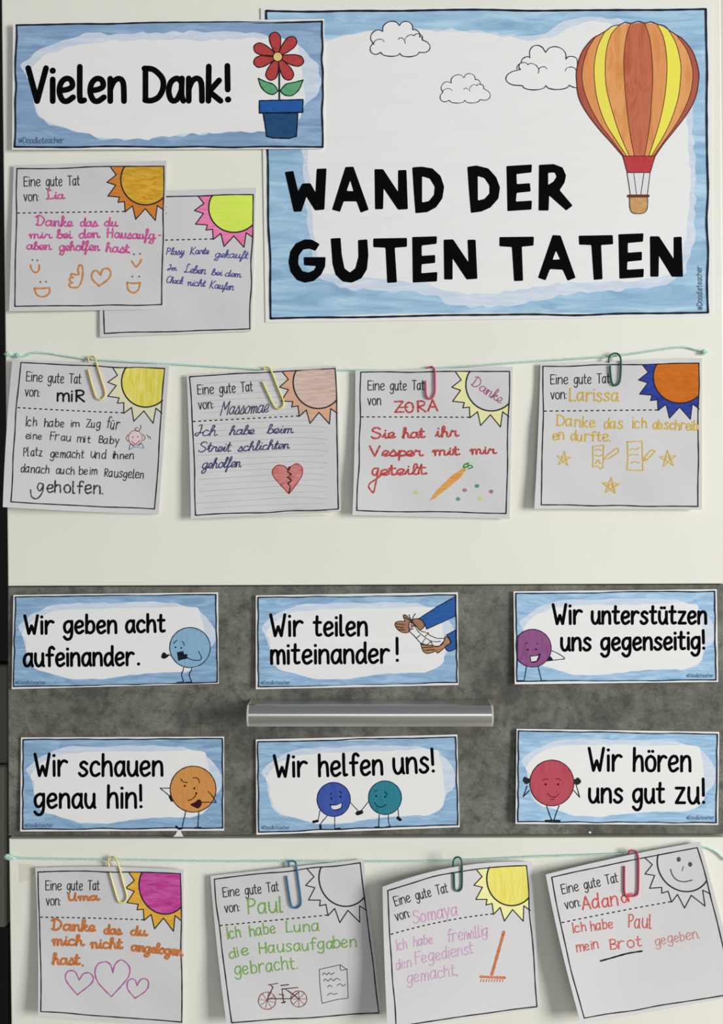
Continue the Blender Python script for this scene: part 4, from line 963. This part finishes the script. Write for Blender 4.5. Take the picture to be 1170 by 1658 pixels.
t, sh = card('slogan card reading Wir unterstützen uns gegenseitig with a purple round figure', [(831, 957.5), (1160, 954), (1162.3, 1104), (833, 1108)], [(835, 960.7), (1156.7, 957.3), (1159, 1101), (837, 1103.3)],
    [('Wir', 893, 1012.5, 943, 1012, 36), ('unterstützen', 955.5, 1012, 1145, 1012, 33), ('uns', 906, 1055.5, 958, 1055, 26*1.3), ('gegenseitig!', 971, 1055, 1142, 1053, 33)], (1111, 1097, 1155), RGT, 53, lift=2)
A_ = lambda s_: Z(s_, 830, 1010, 11.7)
draw(t, sh, 'figure_limbs', ink('#2a3a4c', .02), lines=[A_("262,800 240,930 215,1085"), A_("480,800 510,940 545,1085"), A_("735,510 850,560 980,655 850,680 650,705")], layer=5.8, w=1.4)
draw(t, sh, 'figure_hand', DK, [smooth(A_("650,690 700,610 760,690"), 3, True)], layer=5.9)
ball(t, sh, 862, 1049.5, 30, 30.5, '#74406f', '#884f80', '#3a2048', 837.5)
draw(t, sh, 'figure_face', ink('#42193f', .02), [smooth(A_("320,600! 430,600 520,550! 520,620 460,720 360,740 325,690"), 2, True)], [A_("235,380 265,360 290,370"), A_("440,385 475,375")], layer=7.2, w=1.2)
k = Ink(sh, 7.3)
for a, b in ((280, 490), (440, 485)): k.disc(830+a/11.7, 1010+b/11.7, 1.8)
k.done('figure_eyes', ink('#42193f', .02), t)
draw(t, sh, 'figure_teeth', SIGW, [Z2("335,625 485,605 445,700 350,715", 830, 1010, 11.7)], layer=7.8)
draw(t, sh, 'figure_feet', DK, lines=[(A_("100,1085 200,1085"), 2.6), (A_("540,1082 640,1082"), 2.6)], layer=7.2)

t, sh = card('slogan card reading Wir schauen genau hin with an orange round figure', [(34, 1194), (362.7, 1192.7), (362.7, 1345), (32.7, 1346.3)], [(37.7, 1197.7), (360, 1196), (360.7, 1340.7), (36.7, 1342.7)],
    [('Wir', 54.5, 1258.5, 110, 1258, 40), ('schauen', 126, 1258.5, 265, 1258, 38), ('genau', 54, 1310, 155.5, 1310, 37), ('hin!', 172, 1310, 231.5, 1310, 39)], (40, 1339.5, 86), LFT, 54)
A_ = lambda s_: Z(s_, 250, 1230, 9.75)
draw(t, sh, 'figure_limbs', ink('#24303c', .02), lines=[A_("495,810 470,920 435,1080"), A_("700,805 695,920 685,1070"), A_("260,450 90,450! 260,590"), ], layer=5.8, w=1.5)
draw(t, sh, 'figure_hand', DK, lines=[(A_("245,580 275,645"), 4)], layer=5.9)
ball(t, sh, 312.5, 1277.8, 37, 37.2, '#c0813f', '#cc8f50', '#33221a')
draw(t, sh, 'figure_face', ink('#4a2410', .02), lines=[A_("415,305 455,350 520,360"), A_("610,290 660,285 700,320 705,365"), A_("665,530 640,580 590,625 530,645"), A_("845,500 910,570 975,675! 860,672 740,672")], layer=7.2, w=1.6)
k = Ink(sh, 7.3)
for a, b in ((478, 415), (628, 453), (660, 530)): k.disc(250+a/9.75, 1230+b/9.75, 1.9)
k.done('figure_eyes', ink('#4a2410', .02), t)
draw(t, sh, 'figure_hand', ink('#3a1418', .02), [smooth(A_("565,710 640,670 700,625 745,660 740,720 690,770 640,755"), 2, True)], layer=7.4)
draw(t, sh, 'figure_feet', DK, lines=[(A_("345,1055 385,1090 430,1085"), 3.4), (A_("640,1080 730,1075"), 2.8)], layer=7.2)

t, sh = card('slogan card reading Wir helfen uns with two round figures holding hands', [(414, 1197.3), (740, 1189.3), (744, 1339.3), (415, 1351.7)], [(417.3, 1201), (737.3, 1193.3), (741, 1335.7), (419, 1347.3)],
    [('Wir', 442, 1260, 498, 1259, 39), ('helfen', 514, 1259, 621, 1256, 38), ('uns!', 635, 1255, 704.5, 1252, 40)], (423, 1343, 469), MID, 55)
A_ = lambda s_: Z(s_, 500, 1250, 7.3125)
draw(t, sh, 'figure_limbs', ink('#30343c', .02), lines=[A_("130,455 110,570"), A_("215,520 135,620 135,670"), A_("305,525 305,675"), A_("490,360 590,470"), A_("705,350 610,470"), A_("832,505 825,655"), A_("940,505 945,600 965,645"), A_("1055,435 1062,550")], layer=5.8, w=1.3)
ball(t, sh, 500+293/7.3125, 1250+325/7.3125, 26.8, 27.5, '#31479a', '#3c54a4', '#1b2450')
ball(t, sh, 500+900/7.3125, 1250+305/7.3125, 26.6, 27.2, '#1f6f82', '#2a7d8e', '#143f4c')
draw(t, sh, 'figure_face', ink('#141a48', .02), [smooth(A_("240,380! 320,385 395,360! 390,420 320,455 270,430"), 2, True)], [A_("248,270 270,250"), A_("360,225 390,255")], layer=7.2, w=1.3)
draw(t, sh, 'figure_teeth', SIGW, [smooth(A_("260,398! 320,395 385,370! 375,420 310,443 272,430"), 2, True)], layer=7.8)
draw(t, sh, 'figure_face', ink('#0d3340', .02), lines=[A_("780,230 805,215"), A_("895,235 930,270"), A_("775,360 810,405 860,415 915,385")], layer=7.2, w=1.5)
k = Ink(sh, 7.3)
for a, b in ((265, 315), (373, 292), (795, 285), (903, 292)): k.disc(500+a/7.3125, 1250+b/7.3125, 1.7)
k.done('figure_eyes', ink('#10163c', .02), t)
draw(t, sh, 'figure_hands', DK, lines=[(A_("55,590 100,580"), 4.6), (A_("575,490 620,475"), 6.5), (A_("1055,545 1080,565"), 5)], layer=7.2)
draw(t, sh, 'figure_feet', DK, lines=[(A_("135,630 138,675"), 3.6), (A_("315,675 365,670"), 3), (A_("785,655 835,655"), 2.4), (A_("925,652 965,650"), 3)], layer=7.2)

t, sh = card('slogan card reading Wir hören uns gut zu with a red round figure', [(836, 1180), (1164, 1185), (1162.3, 1335.7), (834.3, 1334)], [(839.3, 1183.3), (1161, 1189), (1159.3, 1332.3), (838.3, 1330.7)],
    [('Wir', 951, 1250, 1007, 1250, 41), ('hören', 1023, 1250.5, 1119.5, 1251, 40), ('uns', 951, 1301.5, 1009, 1301.5, 37), ('gut', 1022.5, 1302, 1077, 1302, 37), ('zu!', 1091, 1303, 1142, 1303, 42)], (1111, 1327, 1156), RGT, 56, lift=3.2)
A_ = lambda s_: Z(s_, 840, 1220, 10.636)
draw(t, sh, 'figure_limbs', ink('#2c3440', .02), lines=[A_("475,900 515,1020 560,1140"), A_("690,900 640,1030 605,1140"), A_("180,635 75,745! 140,560"), A_("940,635 1045,755! 985,545")], layer=5.8, w=1.6)
ball(t, sh, 840+565/10.636, 1220+508/10.636, 35.5, 37, '#a83c4e', '#b44a5a', '#40202c')
draw(t, sh, 'figure_face', ink('#6e1826', .02), lines=[A_("415,465 450,442 500,440"), A_("640,440 690,440 715,465"), A_("495,690 540,740 620,750 685,700"), A_("545,790 600,788")], layer=7.2, w=1.4)
k = Ink(sh, 7.3)
for a, b in ((457, 532), (672, 532)): k.disc(840+a/10.636, 1220+b/10.636, 1.9)
k.done('figure_eyes', ink('#4e101c', .02), t)
draw(t, sh, 'figure_hand', ink('#24282a', .02), [smooth(A_("65,455 100,400 140,420 185,440 185,490 130,530 90,500"), 2, True)], layer=7.2)
draw(t, sh, 'figure_hand', ink('#24282a', .02), [smooth(A_("940,460 985,430 1020,415 1070,480 1030,530 985,540 945,510"), 2, True)], layer=7.2)
draw(t, sh, 'figure_feet', DK, lines=[(A_("460,1160 570,1155"), 3), (A_("600,1155 700,1160"), 3)], layer=7.2)

# ------------------------------------------------------------------ bits of tape
g = N('clear_tape', 0.3, 0.4); g.col(rgb('#d8d6c8')); g.b.inputs['Alpha'].default_value = 0.18; TAPE = g.m
def scrap(name, q, mat, z, label, cat):
    mb = MB(); n_ = len(q); c = (sum(a for a, b in q)/n_, sum(b for a, b in q)/n_)
    v = [P(a, b, z) for a, b in q]; v2 = [(p[0], p[1]+.00012, p[2]) for p in v]
    mb.add(v+v2, [tuple(range(n_))[::-1], tuple(range(n_, 2*n_))]+[(i, (i+1) % n_, n_+(i+1) % n_, n_+i) for i in range(n_)])
    return tag(mb.build(name, mat, None, P(c[0], c[1], z)), label, cat)
scrap('paper_scrap', [(280.5, 1354.8), (284.5, 1350.5), (287, 1345), (292, 1345), (294.5, 1350.5), (297, 1354.5)], POSTER_PAPER, .5, 'tiny white paper corner poking out under the orange-figure card', 'paper')
scrap('tape_piece', [(31, 1398), (58, 1400), (57, 1414), (47, 1424), (32, 1431)], TAPE, .3, 'piece of clear tape on the door left of the three-hearts note', 'tape')
scrap('paper_scrap', [(952, 1347.6), (955, 1345.5), (957, 1348.4), (955, 1350)], POSTER_PAPER, .4, 'tiny white fleck at the bottom edge of the grey drawer', 'paper')
